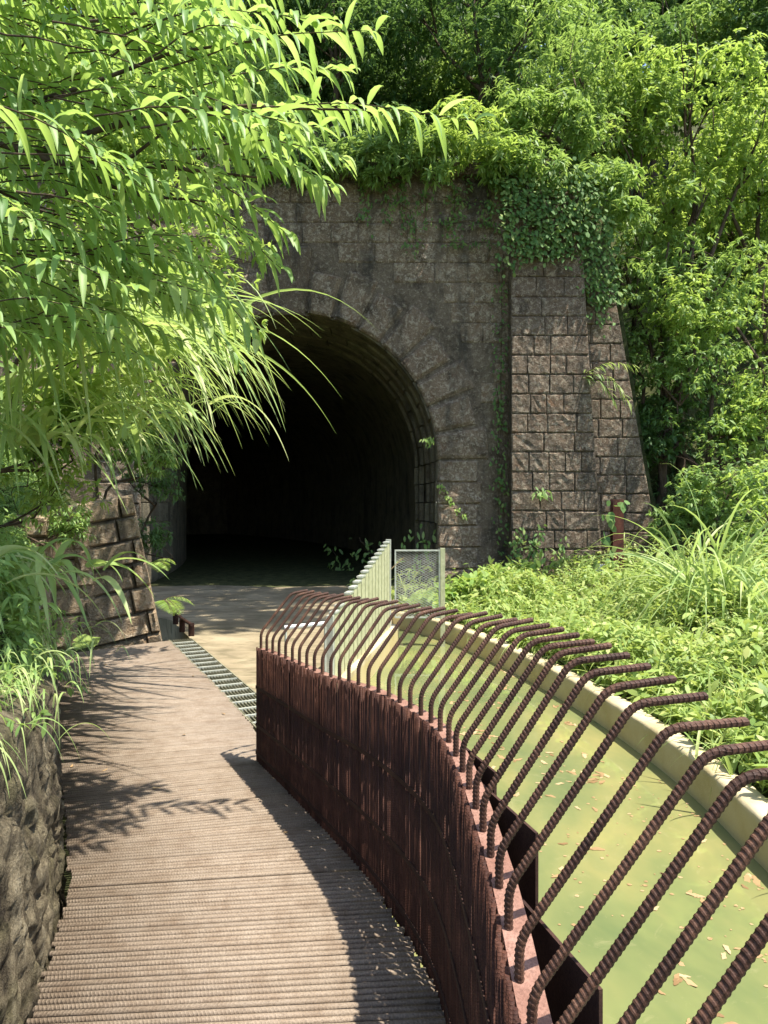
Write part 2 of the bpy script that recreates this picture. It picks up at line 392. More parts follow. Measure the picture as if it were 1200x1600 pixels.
# pale footing under the slat fence
b = MB(); d = norm(FENCE1 - FENCE0); nn = np.array([d[1], -d[0]])
q = [FENCE0 - d * .3 - nn * .06, FENCE0 - d * .3 + nn * .10, FENCE1 + d * .3 + nn * .10, FENCE1 + d * .3 - nn * .06]
b.prism([tuple(x) for x in q], -.6, .015); o = b.build('fence_footing', M['kerb_concrete'])
tag(o, 'straight concrete footing between the pond and the path, below the slat fence', 'footing')

# ---- right-hand bank (rises from the kerb to the pier and the trees)
def bank_z(x, y, d):
    P = np.stack([x, y], -1).reshape(-1, 2)
    z = -.06 + .075 * np.clip(d, 0, 6) + .5 * np.clip((d - 4.0) / 6, 0, 1) ** 1.5 * 2.0 + (fbm(P, .9, 3).reshape(np.shape(d))) * .10 * np.clip(d / .6, 0, 1)
    return z
dd = np.r_[np.linspace(.12, 1.2, 9), np.linspace(1.5, 7, 16), np.array([9, 12, 18])]
K2 = np.vstack([KERB[::2], [[-.3, 11.0]], [[-1.0, 14.1]]]); kn2 = np.vstack([KN[::2], [[.75, .65]], [[.98, .15]]]); kn2 = norm(kn2)
dirR = norm(np.stack([np.full(len(K2), 1.0), np.linspace(0, .35, len(K2))], 1)) * .5 + kn2 * .5; dirR = norm(dirR)
X = K2[:, None, 0] + dirR[:, None, 0] * dd; Yv = K2[:, None, 1] + dirR[:, None, 1] * dd
Z = bank_z(X, Yv, np.broadcast_to(dd, X.shape))
link('terrain', mesh_np('terrain', np.stack([X, Yv, Z], -1), grid_faces(len(K2), len(dd)), M['soil'], True), kind='structure')
def rbank(s, d):
    """point on the right bank, s in 0..1 along kerb"""
    i = np.clip(s * (len(K2) - 1), 0, len(K2) - 1.001); k = i.astype(int); f = (i - k)[:, None]
    p = K2[k] * (1 - f) + K2[k + 1] * f; q = norm(dirR[k] * (1 - f) + dirR[k + 1] * f)
    xy = p + q * d[:, None]; return np.stack([xy[:, 0], xy[:, 1], bank_z(xy[:, 0], xy[:, 1], d)], 1)

# ---- left rock face and bank
LEFT = polyline([(-.98, .6), (-1.02, 1.4), (-1.10, 2.19), (-1.33, 2.95), (-1.47, 3.29), (-1.84, 4.04), (-2.33, 4.93), (-2.9, 6.1), (-3.66, 7.56), (-4.4, 9.2), (-5.2, 11.5), (-5.8, 14.5)], step=.02)
lt = norm(np.gradient(LEFT, axis=0)); LN = np.stack([-lt[:, 1], lt[:, 0]], 1)
if LN[0, 0] > 0: LN = -LN
nh = 120; hs = np.linspace(-.9, 1.0, nh); keep = LEFT[:, 1] < 7.6
Lr, Nr = LEFT[keep], LN[keep]; s_ = np.arange(len(Lr)) * .02
SS, HH = np.meshgrid(s_, hs, indexing='ij'); PP = np.stack([SS.ravel() * 1.0, HH.ravel() * .45], 1)
ridge = np.abs(fbm(PP, 1.6, 5, 4)); fine = fbm(np.stack([SS.ravel(), HH.ravel() * .8], 1), 7, 9, 3)
strat = np.abs(fbm(np.stack([SS.ravel() + HH.ravel() * .35, HH.ravel() * .25], 1), 5.5, 71, 3)); fin2 = fbm(np.stack([SS.ravel(), HH.ravel()], 1), 22, 19, 3)
UV = np.stack([SS.ravel() + .25 * HH.ravel() + .05 * fine, HH.ravel() * .32 + .03 * fin2], 1)
crack = np.clip(1 - np.abs(vnoise(UV, 6.0, 201)) * 7, 0, 1) + .6 * np.clip(1 - np.abs(vnoise(UV, 13.0, 202)) * 6, 0, 1)
step_ = np.floor(4 * (vnoise(UV, 4.0, 203) * .5 + .5)) / 4
off = (.0 + .02 * ridge + .02 * fine + .03 * strat + .022 * fin2 + .03 * crack + .035 * step_).reshape(SS.shape) + np.clip(HH, 0, 1) * .03 + np.where(HH > .92, (HH - .92) * 2.0, 0)
topz = (.82 + .08 * np.sin(SS * 1.3) + .10 * np.exp(-((SS - 2) / 1.6) ** 2))
ZZ = np.where(HH > 0, HH * topz, HH)
RX = Lr[:, None, 0] + Nr[:, None, 0] * off; RY = Lr[:, None, 1] + Nr[:, None, 1] * off
link('rock_face', mesh_np('rock_face', np.stack([RX, RY, ZZ], -1), grid_faces(len(Lr), nh), M['rock'], True), kind='structure')
def lbank_z(x, y, d):
    P = np.stack([np.ravel(x), np.ravel(y)], -1)
    return .86 + .95 * np.clip(d - .15, 0, 3) + .75 * np.clip(d - 3, 0, 30) + fbm(P, .7, 21).reshape(np.shape(d)) * .22 * np.clip(d, 0, 1)
dl = np.r_[np.linspace(.18, 2, 14), np.linspace(2.4, 8, 14), 12, 18, 26]
L2, N2 = LEFT[::12], LN[::12]
dirL = norm(N2 * .5 + np.array([-1, 0]) * .5)
X = L2[:, None, 0] + dirL[:, None, 0] * dl; Yv = L2[:, None, 1] + dirL[:, None, 1] * dl
Z = lbank_z(X, Yv, np.broadcast_to(dl, X.shape))
Z = Z + np.clip((Yv - 7.4) / 2, 0, 1) * .6
link('hillside', mesh_np('hillside', np.stack([X, Yv, Z], -1), grid_faces(len(L2), len(dl)), M['soil'], True), kind='structure')
def lbank(y0, d):
    """left bank points by station Y of the rock line"""
    i = np.interp(y0, LEFT[:, 1], np.arange(len(LEFT))); k = np.clip(i.astype(int), 0, len(LEFT) - 2)
    p = LEFT[k]; q = norm(LN[k] * .5 + np.array([-1, 0]) * .5); xy = p + q * d[:, None]
    z = lbank_z(xy[:, 0], xy[:, 1], d) + np.clip((xy[:, 1] - 7.4) / 2, 0, 1) * .6
    return np.stack([xy[:, 0], xy[:, 1], z], 1)
# ---- hillside above and behind the portal
CX, YP = -1.9, 14.2
hx = np.r_[np.linspace(-26, -7, 12), np.linspace(-6, 4, 18), np.linspace(4.3, 6.4, 12), np.linspace(7, 26, 14)]
hv = np.r_[np.linspace(0, 6, 20), np.linspace(7, 30, 16)]
tr = np.clip((hx - 4.3) / 1.6, 0, 1); tr = tr * tr * (3 - 2 * tr)
y0 = 14.62 - .2 * tr; z0 = 7.75 * (1 - tr) + .55 * tr
XX = np.repeat(hx[:, None], len(hv), 1); YY = y0[:, None] + hv[None]
slope = 0.95 * (1 - tr) + 1.5 * tr
ZZ = z0[:, None] + np.minimum(hv[None], 7) * slope[:, None] + np.clip(hv[None] - 7, 0, 60) * .75
ZZ = ZZ + fbm(np.stack([XX.ravel(), YY.ravel()], 1), .5, 33).reshape(XX.shape) * .5 * np.clip(hv / 1.5, 0, 1)[None]
XX = np.c_[XX[:, :1], XX]; YY = np.c_[YY[:, :1] - .02, YY]; ZZ = np.c_[np.full((len(hx), 1), -.8), ZZ]
low_ = (hx > -6.2) & (hx < 2.4); ZZ[low_, 0] = 7.0
link('hillside', mesh_np('hillside', np.stack([XX, YY, ZZ], -1), grid_faces(len(hx), len(hv) + 1), M['soil'], True), kind='structure')

# ================================================================== TUNNEL PORTAL
portal = thing('tunnel_portal', 'dark weathered stone tunnel portal with arched opening and side pier', 'tunnel', (CX, YP, 0))
def pk(name, b, mat, parent=portal, smooth=False):
    o = b.build(name, M[mat], None, smooth)
    me = o.data; me.transform(Matrix.Translation((-CX, -YP, 0))); o.parent = parent; return o
RI, RO, SP, TOP = 2.97, 3.86, 2.50, 8.15
# backing wall with arch opening
arc = [(RI + .03) * np.array([math.cos(a), math.sin(a)]) + np.array([0, SP]) for a in np.linspace(0, math.pi, 41)]
inner = [np.array([RI + .03, -.6])] + arc + [np.array([-RI - .03, -.6])]
def outer_pt(p, a):
    x, z = p
    dx, dz = math.cos(a), math.sin(a); k = []
    if dx > 1e-6: k.append((4.75) / dx)
    if dx < -1e-6: k.append(-6.0 / dx)
    if dz > 1e-6: k.append((TOP - SP) / dz)
    m = min(k); return np.array([dx * m, SP + dz * m])
outer = [np.array([4.75, -.6])] + [outer_pt(p, a) for p, a in zip(arc, np.linspace(0, math.pi, 41))] + [np.array([-6.0, -.6])]
b = MB(); n = len(inner)
Vw = [(CX + p[0], YP, p[1]) for p in inner] + [(CX + p[0], YP, p[1]) for p in outer] + [(CX + p[0], YP + .7, p[1]) for p in inner] + [(CX + p[0], YP + .7, p[1]) for p in outer]
Fw = []
for i in range(n - 1):
    Fw += [(i, n + i, n + i + 1, i + 1), (2 * n + i, 2 * n + i + 1, 3 * n + i + 1, 3 * n + i), (i, i + 1, 2 * n + i + 1, 2 * n + i), (n + i, 3 * n + i, 3 * n + i + 1, n + i + 1)]
b.add(Vw, Fw)
# corners of the rectangle that the rays miss
b.box((CX + 3.2, YP + .01, TOP - 2.6), (CX + 4.75, YP + .68, TOP)); b.box((CX - 6.0, YP + .01, TOP - 3.4), (CX - 4.2, YP + .68, TOP))
pk('wall', b, 'portal_mortar')
# rusticated stone variants (unit size, front at y=0 facing -y)
def stone_variant(seed, nx=5, nz=4, bulge=.9, edge=.045, rough=.6):
    r = np.random.default_rng(seed)
    xs = np.r_[0, np.linspace(edge, 1 - edge, nx), 1]; zs = np.r_[0, np.linspace(edge * 1.5, 1 - edge * 1.5, nz), 1]
    V = []
    for i, x in enumerate(xs):
        for j, z in enumerate(zs):
            ed = i in (0, len(xs) - 1) or j in (0, len(zs) - 1)
            dep = .12 if ed else bulge * (1 - rough * r.random())
            V.append((x + (0 if i in (0, len(xs)-1) else r.normal(0, .012)), -dep, z + (0 if j in (0, len(zs)-1) else r.normal(0, .02))))
    nb = len(V); nx_, nz_ = len(xs), len(zs)
    Fq = [tuple(int(k) for k in f[::1]) for f in grid_faces(nx_, nz_)]
    ring = [i * nz_ for i in range(nx_)] + [(nx_ - 1) * nz_ + j for j in range(1, nz_)] + [i * nz_ + nz_ - 1 for i in range(nx_ - 2, -1, -1)] + [j for j in range(nz_ - 2, 0, -1)]
    V += [(V[k][0], .6, V[k][2]) for k in ring]; m = len(ring)
    for k in range(m): Fq.append((ring[k], nb + k, nb + (k + 1) % m, ring[(k + 1) % m]))
    return V, Fq
def variants(mat, k, **kw):
    out = []
    for i in range(k):
        V, Fq = stone_variant(100 + i, **kw); out.append(mesh_np('stone', np.array(V), Fq, M[mat]))
    return out
SV = {'pier': variants('pier_stone', 10), 'wall': variants('portal_stone', 10, rough=.7), 'block': variants('block_stone', 8, nx=4, nz=3, rough=.3, edge=.07)}
def put_stone(kind, parent, x0, x1, z0, z1, y, proud=.05, name='stone', origin=None):
    o = link(name, random.choice(SV[kind]), parent)
    ox, oy, oz = origin if origin is not None else tuple(parent.location)
    g = .006
    o.location = (x0 + g - ox, y - oy, z0 + g - oz); o.scale = (x1 - x0 - 2 * g, proud, z1 - z0 - 2 * g)
    if random.random() < .5: o.scale.x *= -1; o.location.x += x1 - x0 - 2 * g
    return o
PO = (CX, YP, 0)
# voussoirs
def voussoir(a0, a1, r0, r1, y, proud, name, mat):
    b = MB(); nr = 4; na = 3
    rs = np.r_[r0, np.linspace(r0 + .05, r1 - .05, nr), r1]; as_ = np.r_[a0, np.linspace(a0 + .018, a1 - .018, na), a1]
    V = []
    for i, r_ in enumerate(rs):
        for j, a in enumerate(as_):
            ed = i in (0, len(rs) - 1) or j in (0, len(as_) - 1); dp = .015 if ed else proud * random.uniform(.6, 1.1)
            V.append((CX + r_ * math.cos(a), y - dp, SP + r_ * math.sin(a)))
    nj = len(as_); Fq = [tuple(f) for f in grid_faces(len(rs), nj)]
    ni = len(rs); ring = [i * nj for i in range(ni)] + [(ni - 1) * nj + j for j in range(1, nj)] + [i * nj + nj - 1 for i in range(ni - 2, -1, -1)] + [j for j in range(nj - 2, 0, -1)]
    nb = len(V); V += [(V[k][0], y + .5, V[k][2]) for k in ring]; m = len(ring)
    Fq += [(ring[k], nb + k, nb + (k + 1) % m, ring[(k + 1) % m]) for k in range(m)]
    b.add(V, Fq); return pk(name, b, mat)
kw_ = R(6.5); nv = 8
edges = np.linspace(0, R(90) - kw_, nv + 1)
for side in (0, 1):
    for i in range(nv):
        a0, a1 = edges[i] + .006, edges[i + 1] - .006
        if side: a0, a1 = math.pi - a1, math.pi - a0
        voussoir(a0 + .007, a1 - .007, RI, RO + (-.06 if i % 2 else .12), YP - .016, .07, 'voussoir', 'voussoir_stone')
voussoir(R(90) - kw_ + .006, R(90) + kw_ - .006, RI - .06, RO + .42, YP - .03, .06, 'keystone', 'portal_mortar')
# jamb stones
for side in (1, -1):
    z = -.1; i = 0
    while z < SP - .1:
        h = (SP + .1) / 6; wd = .88 if i % 2 == 0 else .80
        x0, x1 = (CX + RI, CX + RI + wd) if side > 0 else (CX - RI - wd, CX - RI)
        put_stone('wall', portal, x0, x1, z, z + h, YP - .005, .075, 'jamb_stone', PO); z += h; i += 1
# spandrel and wall courses
z = .05
while z < TOP - .2:
    x = -5.9 + random.uniform(0, .4); h = .40
    while x < 4.42:
        wd = random.uniform(.45, .85); x1 = min(x + wd, 4.42)
        cs = [math.hypot(xx, max(0, zz - SP)) for xx in (x, x1, max(min(0, x1), x)) for zz in (z, z + h)]
        ok = min(cs) > RO + .12 and not (abs(x + x1) / 2 < .75 and z < SP + RO + .45) and not (z + h > TOP - .02)
        if z < SP: ok = ok and (abs(x) > RO + .05 and abs(x1) > RO + .05)
        if ok and x1 - x > .2: put_stone('wall', portal, CX + x, CX + x1, z, z + h, YP, .038, 'stone', PO)
        x = x1
    z += h
b = MB(); b.box((CX - 6.1, YP - .16, TOP + .002), (CX + 4.8, YP + .75, TOP + .24)); pk('coping', b, 'portal_mortar')
# pier (battered right edge) and wing
def battered(name, xl, xr_top, xr_bot, ztop, yf, depth, mat, rows_h, kind, lo=.35, hi=.75):
    b = MB(); y = yf + .03
    b.add([(xl, y, -.3), (xr_bot + .05, y, -.3), (xr_top - .02, y, ztop), (xl, y, ztop), (xl, y + depth, -.3), (xr_bot + .05, y + depth, -.3), (xr_top - .02, y + depth, ztop), (xl, y + depth, ztop)],
          [(0,1,2,3),(4,7,6,5),(0,4,5,1),(1,5,6,2),(2,6,7,3),(3,7,4,0)])
    p = pk(name, b, mat)
    z = .0
    while z < ztop - .15:
        h = rows_h * random.uniform(.96, 1.04); h = min(h, ztop - z)
        xr = xr_bot + (xr_top - xr_bot) * (z + h / 2) / ztop; x = xl - .02
        while x < xr - .05:
            x1 = x + random.uniform(lo, hi)
            if xr - x1 < .25: x1 = xr
            if x1 == xr:      # last stone of the course follows the batter
                src = random.choice(SV[kind]); V = np.array([v.co[:] for v in src.vertices]); sl2 = (xr_top - xr_bot) / ztop * h
                V[:, 0] = V[:, 0] * (x1 - x - .012 + sl2 * (V[:, 2] - .5)); V[:, 1] *= .035; V[:, 2] *= h - .012
                link('stone', mesh_np('stone', V, [tuple(q.vertices) for q in src.polygons], M['pier_stone']), p, loc=(x + .006 - CX, yf - YP, z + .006))
            else: put_stone(kind, p, x, x1, z, z + h, yf, .035, 'stone', PO)
            x = x1
        z += h
    return p
battered('pier', 2.48, 3.78, 4.24, 7.7, 13.75, .6, 'pier_stone', .375, 'pier', .3, .68)
battered('wing_wall', 3.70, 4.50, 5.55, 6.1, 14.02, .6, 'pier_stone', .375, 'pier', .32, .62)
# lining: sweep of the arch along an axis that bends to the left; the first rings are separate stones
prof = [(RI, -.1)] + [(RI, z) for z in np.linspace(.4, SP, 6)] + [(RI * math.cos(a), SP + RI * math.sin(a)) for a in np.linspace(.1, math.pi - .1, 28)] + [(-RI, z) for z in np.linspace(SP, .4, 6)] + [(-RI, -.1)]
ax = [(np.array([CX + .05, YP - .1]), R(4))]; p = np.array([CX, YP + .62]); ang = R(4)
for i in range(46):
    ax.append((p.copy(), ang)); ang += R(.75); p = p + .6 * np.array([-math.sin(ang), math.cos(ang)])
V = []
for p, a in ax[1:]:
    V += [(p[0] + math.cos(a) * (x + .04 * np.sign(x)), p[1] + math.sin(a) * x, z + (.05 if z > SP else 0)) for x, z in prof]
FL = [tuple(f) for f in grid_faces(len(ax) - 1, len(prof))] + [tuple(range((len(ax) - 2) * len(prof), (len(ax) - 1) * len(prof)))]
b = MB(); b.add(V, FL); lining = pk('lining', b, 'lining_stone')
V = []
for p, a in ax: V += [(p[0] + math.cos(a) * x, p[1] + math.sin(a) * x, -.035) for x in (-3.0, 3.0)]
link('tunnel_floor', mesh_np('tunnel_floor', V, grid_faces(len(ax), 2), M['soil']), kind='structure')  # dark soil colour on this floor stands in for the tunnel's inner shade
# soffit stones: rings of curved blocks just inside the opening
for ring in range(5):
    y0_, y1_ = YP + .04 + ring * .62, YP + .04 + ring * .62 + .60
    sh = -math.tan(R(5 + ring * .6)) * (ring * .62)
    pieces = []
    for i in range(-6, 0): pieces.append(('j', i))
    nb_ = 11; offa = (ring % 2) * .5
    for side in (1, -1):
        for i in range(6):
            z0_, z1_ = i * SP / 6, (i + 1) * SP / 6
            dp = random.uniform(.0, .05); x0_ = RI - .05 + dp if side > 0 else -RI - .06; x1_ = RI + .06 if side > 0 else -RI + .05 - dp
            b = MB(); b.box((CX + sh + x0_, y0_ + .012, z0_ + .012), (CX + sh + x1_, y1_, z1_ - .012)); pk('lining_stone', b, 'lining_stone', lining)
    for i in range(nb_ + 1):
        a0, a1 = (i - offa) * math.pi / nb_, (i + 1 - offa) * math.pi / nb_
        a0, a1 = max(a0, 0) + .005, min(a1, math.pi) - .005
        if a1 - a0 < .05: continue
        ri = RI - random.uniform(.015, .045); b = MB(); aa = np.linspace(a0, a1, 4)
        Vv = []
        for r_ in (ri, RI + .05):
            for yy in (y0_ + .01, y1_): Vv += [(CX + sh + r_ * math.cos(a), yy, SP + r_ * math.sin(a)) for a in aa]
        Fv = []
        for j in range(3): Fv += [(j, j + 1, 4 + j + 1, 4 + j), (8 + j, 12 + j, 12 + j + 1, 8 + j + 1), (j, 8 + j, 8 + j + 1, j + 1), (4 + j, 4 + j + 1, 12 + j + 1, 12 + j)]
        Fv += [(0, 4, 12, 8), (3, 11, 15, 7)]
        b.add(Vv, Fv); pk('lining_stone', b, 'lining_stone', lining)

# ================================================================== BOARDWALK
Lp = np.array([(-1.0, 1.0), (-1.075, 2.19), (-1.30, 3.0), (-1.62, 3.66), (-2.10, 4.61), (-2.75, 5.9), (-3.62, 7.56)])
Rp = np.array([(.235, 1.05), (.20, 2.28), (-.10, 3.15), (-.53, 3.97), (-.87, 4.95), (-1.44, 6.20), (-2.57, 8.46)])
walk = thing('boardwalk', 'walkway deck of rust-brown ribbed steel bars curving towards the tunnel', 'walkway', (-1, 4, 0))
me8 = None
def unit_bar(mat, sides=8):
    V, Fq = tube_np([(0, 0, 0), (1, 0, 0)], 1.0, sides); return mesh_np('bar', V, Fq, mat, True)
bar_me = {}
def make_bar_mesh(length, r, mat):
    V, Fq = tube_np([(0, 0, 0), (length, 0, 0)], r, 8); Fs = [tuple(f) for f in Fq] + [tuple(range(8))[::-1], tuple(range(8, 16))]
    return mesh_np('bar', V, Fs, mat, False)
bars_m = {k: make_bar_mesh(k, .0114, M['deck_rebar']) for k in (1.24, 1.28, 1.32, 1.36, 1.40)}
for m_ in bars_m.values():
    sm = np.ones(len(m_.polygons), bool); sm[-2:] = False; m_.polygons.foreach_set('use_smooth', sm)
prev = None
for k in range(len(Lp) - 1):
    ln = .5 * (np.linalg.norm(Lp[k + 1] - Lp[k]) + np.linalg.norm(Rp[k + 1] - Rp[k])); m = int(round(ln / .0305))
    for i in range(m):
        t = (i + (.28 if i == 0 and k in (2, 3) else 0)) / m          # slightly wider gap: seam between two deck panels
        a = Lp[k] * (1 - t) + Lp[k + 1] * t; c = Rp[k] * (1 - t) + Rp[k + 1] * t
        v = c - a; l = np.linalg.norm(v); base = min(bars_m, key=lambda q: abs(q - l))
        o = link('bar', bars_m[base], walk); jit = random.uniform(-.012, .012)
        u = v / l
        o.location = (a[0] + u[0] * (jit - .02) + 1, a[1] + u[1] * (jit - .02) - 4, -.0125 + random.uniform(-.0015, .0015)); o.rotation_euler = (random.uniform(0, 6), 0, math.atan2(v[1], v[0])); o.scale = ((l + .03) / base, 1, 1)
def strip(curve, nrm, d0, d1, z0, z1, dz=None):
    """closed strip following a plan curve"""
    V = []; a0, a1 = z0, z1
    for p, n_ in zip(curve, nrm):
        if dz is not None: z0, z1 = a0 + dz(p[1]), a1 + dz(p[1])
        for d_, z_ in ((d0, z0), (d1, z0), (d1, z1), (d0, z1)): V.append((p[0] + n_[0] * d_, p[1] + n_[1] * d_, z_))
    n = len(curve); Fq = []
    for i in range(n - 1):
        for j in range(4): Fq.append((i * 4 + j, i * 4 + (j + 1) % 4, (i + 1) * 4 + (j + 1) % 4, (i + 1) * 4 + j))
    Fq += [(0, 3, 2, 1), (4 * n - 4, 4 * n - 3, 4 * n - 2, 4 * n - 1)]
    return V, Fq
for t in (.12, .5, .88):
    cv = polyline(Lp * (1 - t) + Rp * t, step=.15); cn = norm(np.gradient(cv, axis=0)); cn = np.stack([cn[:, 1], -cn[:, 0]], 1)
    V, Fq = strip(cv, cn, -.03, .03, -.16, -.027); o = link('joist', mesh_np('joist', V, Fq, M['dark_rust']), walk, loc=(1, -4, 0))

# ================================================================== RAILING
ZC = .70
HY_ = np.array([.3, 1.2, 1.28, 1.4, 1.56, 2.0, 2.34, 2.7, 3.1, 3.55, 4.47])
HZ_ = np.array([.68, .69, .71, .75, .785, .82, .84, .825, .80, .745, .70])
def zcap(y): return float(np.interp(y, HY_, HZ_))
rail = thing('rebar_railing', 'curved rusty railing of dense upright bars with bent bars leaning over the pond', 'railing', (0, 2.5, 0))
RL = (0, -2.5, 0)
sub = slice(None, None, 6)
V, Fq = strip(WALL[sub], WN[sub], 0.008, .064, -.012, 0, zcap); link('cap_plate', mesh_np('cap_plate', V, Fq, M['rust_plate']), rail, loc=RL)
for zz, kk in ((.475, .68), (.24, .34), (.02, 0)):
    V, Fq = strip(WALL[sub], WN[sub], 0.008, .030, zz - .022, zz, lambda y, kk=kk: kk * (zcap(y) - .70)); link('rail_strip', mesh_np('rail_strip', V, Fq, M['dark_rust']), rail, loc=RL)
for zz, kk in ((.47, .68), (.235, .34), (.06, 0)):
    V, Fq = strip(WALL[sub], WN[sub], -.0090, -.0055, zz - .020, zz, lambda y, kk=kk: kk * (zcap(y) - .70)); link('flat_strip', mesh_np('flat_strip', V, Fq, M['dark_rust']), rail, loc=RL)
s = .12
while s < WLEN:
    p, n_, t_ = wall_at(s); b = MB()
    b.prism([tuple(p + n_ * .009 - t_ * .03), tuple(p + n_ * .009 + t_ * .03), tuple(p + n_ * .055 + t_ * .03), tuple(p + n_ * .055 - t_ * .03)][::-1], -.1, zcap(p[1]) - .014)
    o = b.build('post', M['dark_rust'], rail); o.location = RL
    s += .46
V, Fq = tube_np([(0, 0, 0), (0, 0, 1)], .0053, 7); rodm = mesh_np('rod', V, [tuple(f) for f in Fq] + [tuple(range(7, 14))], M['wall_rebar'])
sm = np.ones(len(rodm.polygons), bool); sm[-1] = False; rodm.polygons.foreach_set('use_smooth', sm)
s = .004; nrod = 0; rods = []
while s < WLEN: rods.append(s); s += .0152 * random.uniform(.99, 1.01)
rest = MB()
for i, s in enumerate(rods):
    p, n_, t_ = wall_at(s); lift = random.uniform(-.004, .006); off = random.uniform(-.0015, .0015)
    if i < 300:
        o = link('rod', rodm, rail); o.location = (p[0] + n_[0] * off, p[1] + n_[1] * off - 2.5, -.03); o.scale = (1, 1, zcap(p[1]) + .035 + lift); o.rotation_euler = (random.gauss(0, .003), random.gauss(0, .003), random.uniform(0, 6))
    else: rest.tube([(p[0], p[1] - 2.5, -.03), (p[0], p[1] - 2.5, zcap(p[1]) + lift)], .0053, 7)
if rest.v: rest.build('rod', M['wall_rebar'], rail, True, 'stuff')
# tall bent bars with real ribs
def bent_bar(s):
    p, n_, t_ = wall_at(s); f = np.clip((4.47 - p[1]) / 3.2, 0, 1)
    zb = zcap(p[1]) + .075 + .025 * (1 - f); ztip = float(np.interp(p[1], [1.2, 1.7, 2.3, 3.1, 4.47], [1.18, 1.22, 1.19, 1.12, 1.03])); rise = ztip - zb
    d1 = float(np.interp(p[1], [1.2, 1.45, 1.67, 2.3, 3.1, 4.47], [.30, .245, .22, .20, .19, .20])); d2 = .11 + .035 * f
    r = .0083
    j = random.gauss(0, .002)
    n3 = np.array([n_[0], n_[1], 0]); n3 = n3 + np.array([t_[0], t_[1], 0]) * random.gauss(0, .008); up = np.array([0, 0, 1.0]); b0 = np.array([p[0], p[1], 0]) + n3 * .022
    A = b0 + up * .25; B = b0 + up * (zb + j); Cc = B + n3 * d1 + up * rise; D = Cc + n3 * d2 + up * (.015 + random.gauss(0, .003))
    def fil(P0, P1, P2, k=.032):
        a = P1 + norm(P0 - P1) * k; c = P1 + norm(P2 - P1) * k; t = np.linspace(0, 1, 7)[:, None]; return (1 - t)**2 * a + 2 * t * (1 - t) * P1 + t**2 * c
    pl = np.vstack([[A], fil(A, B, Cc), fil(B, Cc, D), [D]])
    l = np.r_[0, np.cumsum(np.linalg.norm(np.diff(pl, axis=0), axis=1))]
    pitch = .0105; m = int(l[-1] / pitch); base = (np.arange(m) * pitch)[:, None] + np.array([0, .42, .56, .84])[None] * pitch
    q = base.ravel(); q = q[q < l[-1]]; q = np.r_[q, l[-1]]
    rr = np.tile([1.0, 1.0, 1.19, 1.17], m)[:len(q) - 1]; rr = np.r_[rr, 1.0] * r
    P = np.stack([np.interp(q, l, pl[:, k]) for k in range(3)], -1)
    V, Fq = tube_np(P, rr, 10); V = V.reshape(len(q), 10, 3)
    # crescent ribs: push the ribs along the axis in a slanted way, two plain seams
    T = norm(np.gradient(P, axis=0)); a = np.linspace(0, 2 * math.pi, 10, endpoint=False)
    cen_ = P[:, None, :]; rib = (rr / r - 1)[:, None]
    fac = (1 + rib * (.15 + .85 * np.abs(np.sin(a)))[None]) / (1 + rib) * (1 + .07 * (np.abs(np.cos(a)) > .95))[None]
    V = cen_ + (V - cen_) * fac[:, :, None]
    V = V + T[:, None, :] * (np.abs(np.sin(a))[None, :, None] * .005)
    V = V.reshape(-1, 3); n = len(V); Fs = [tuple(f) for f in Fq] + [tuple(range(n - 10, n))]
    me = mesh_np('bent_bar', V, Fs, M['rail_rebar'], False)
    link('bent_bar', me, rail, loc=RL)
s = .015
while s < WLEN - .05:
    bent_bar(s); s += .1085 * random.uniform(.985, 1.015)
# flat plates standing off the outer edge of the cap
for ya, yb, out in ((2.32, 2.07, .05), (2.07, 1.74, .085), (1.66, 1.30, .10), (1.22, .8, .11), (.75, .4, .11)):
    sa = np.interp(-ya, -WALL[:, 1], np.linspace(0, WLEN, len(WALL))); sb = np.interp(-yb, -WALL[:, 1], np.linspace(0, WLEN, len(WALL)))
    p0, n0, _ = wall_at(sa); p1, n1, _ = wall_at(sb); a = p0 + n0 * .065; c = p1 + n1 * (.065 + out)
    t2 = norm(c - a); n2 = np.array([t2[1], -t2[0]]); n2 = n2 if n2[0] > 0 else -n2
    b = MB(); b.prism([tuple(a), tuple(c), tuple(c + n2 * .008), tuple(a + n2 * .008)], .30, zcap(min(ya, yb)) - .004); o = b.build('side_plate', M['dark_rust'], rail); o.location = RL

# ================================================================== DRAIN GRATE
g0, g1 = np.array(GRATE[0]) + (.30, -.62), np.array(GRATE[1]); gd = norm(g1 - g0); gn = np.array([gd[1], -gd[0]])
glen = np.linalg.norm(g1 - g0); rot = Matrix.Translation((g0[0], g0[1], 0)) @ Matrix.Rotation(math.atan2(gd[1], gd[0]), 4, 'Z')
grate = thing('drain_grate', 'long galvanised steel drain grate between brown deck and concrete path', 'grate', tuple(g0) + (0,)); grate.rotation_euler = (0, 0, math.atan2(gd[1], gd[0]))
def gb(name, lo, hi): b = MB(); b.box(lo, hi); return b.build(name, M['grate_steel'], grate)
gb('edge_bar', (0, -.012, -.05), (glen, .0, -.004)); gb('edge_bar', (0, -.272, -.05), (glen, -.26, -.004))
bm_ = MB().box((0, -.003, -.045), (glen, .003, -.010)); m0 = mesh_np('slat', np.array(bm_.v), bm_.f, M['grate_steel'])
for i in range(9): link('slat', m0, grate, loc=(0, -.262 + .25 * (i + .5) / 9, 0))
bm_ = MB().box((-.012, -.259, -.03), (.012, -.013, -.006)); m0 = mesh_np('cross_bar', np.array(bm_.v), bm_.f, M['galvanised'])
for i in range(int(glen / .2)): link('cross_bar', m0, grate, loc=(.1 + i * .2, 0, 0))
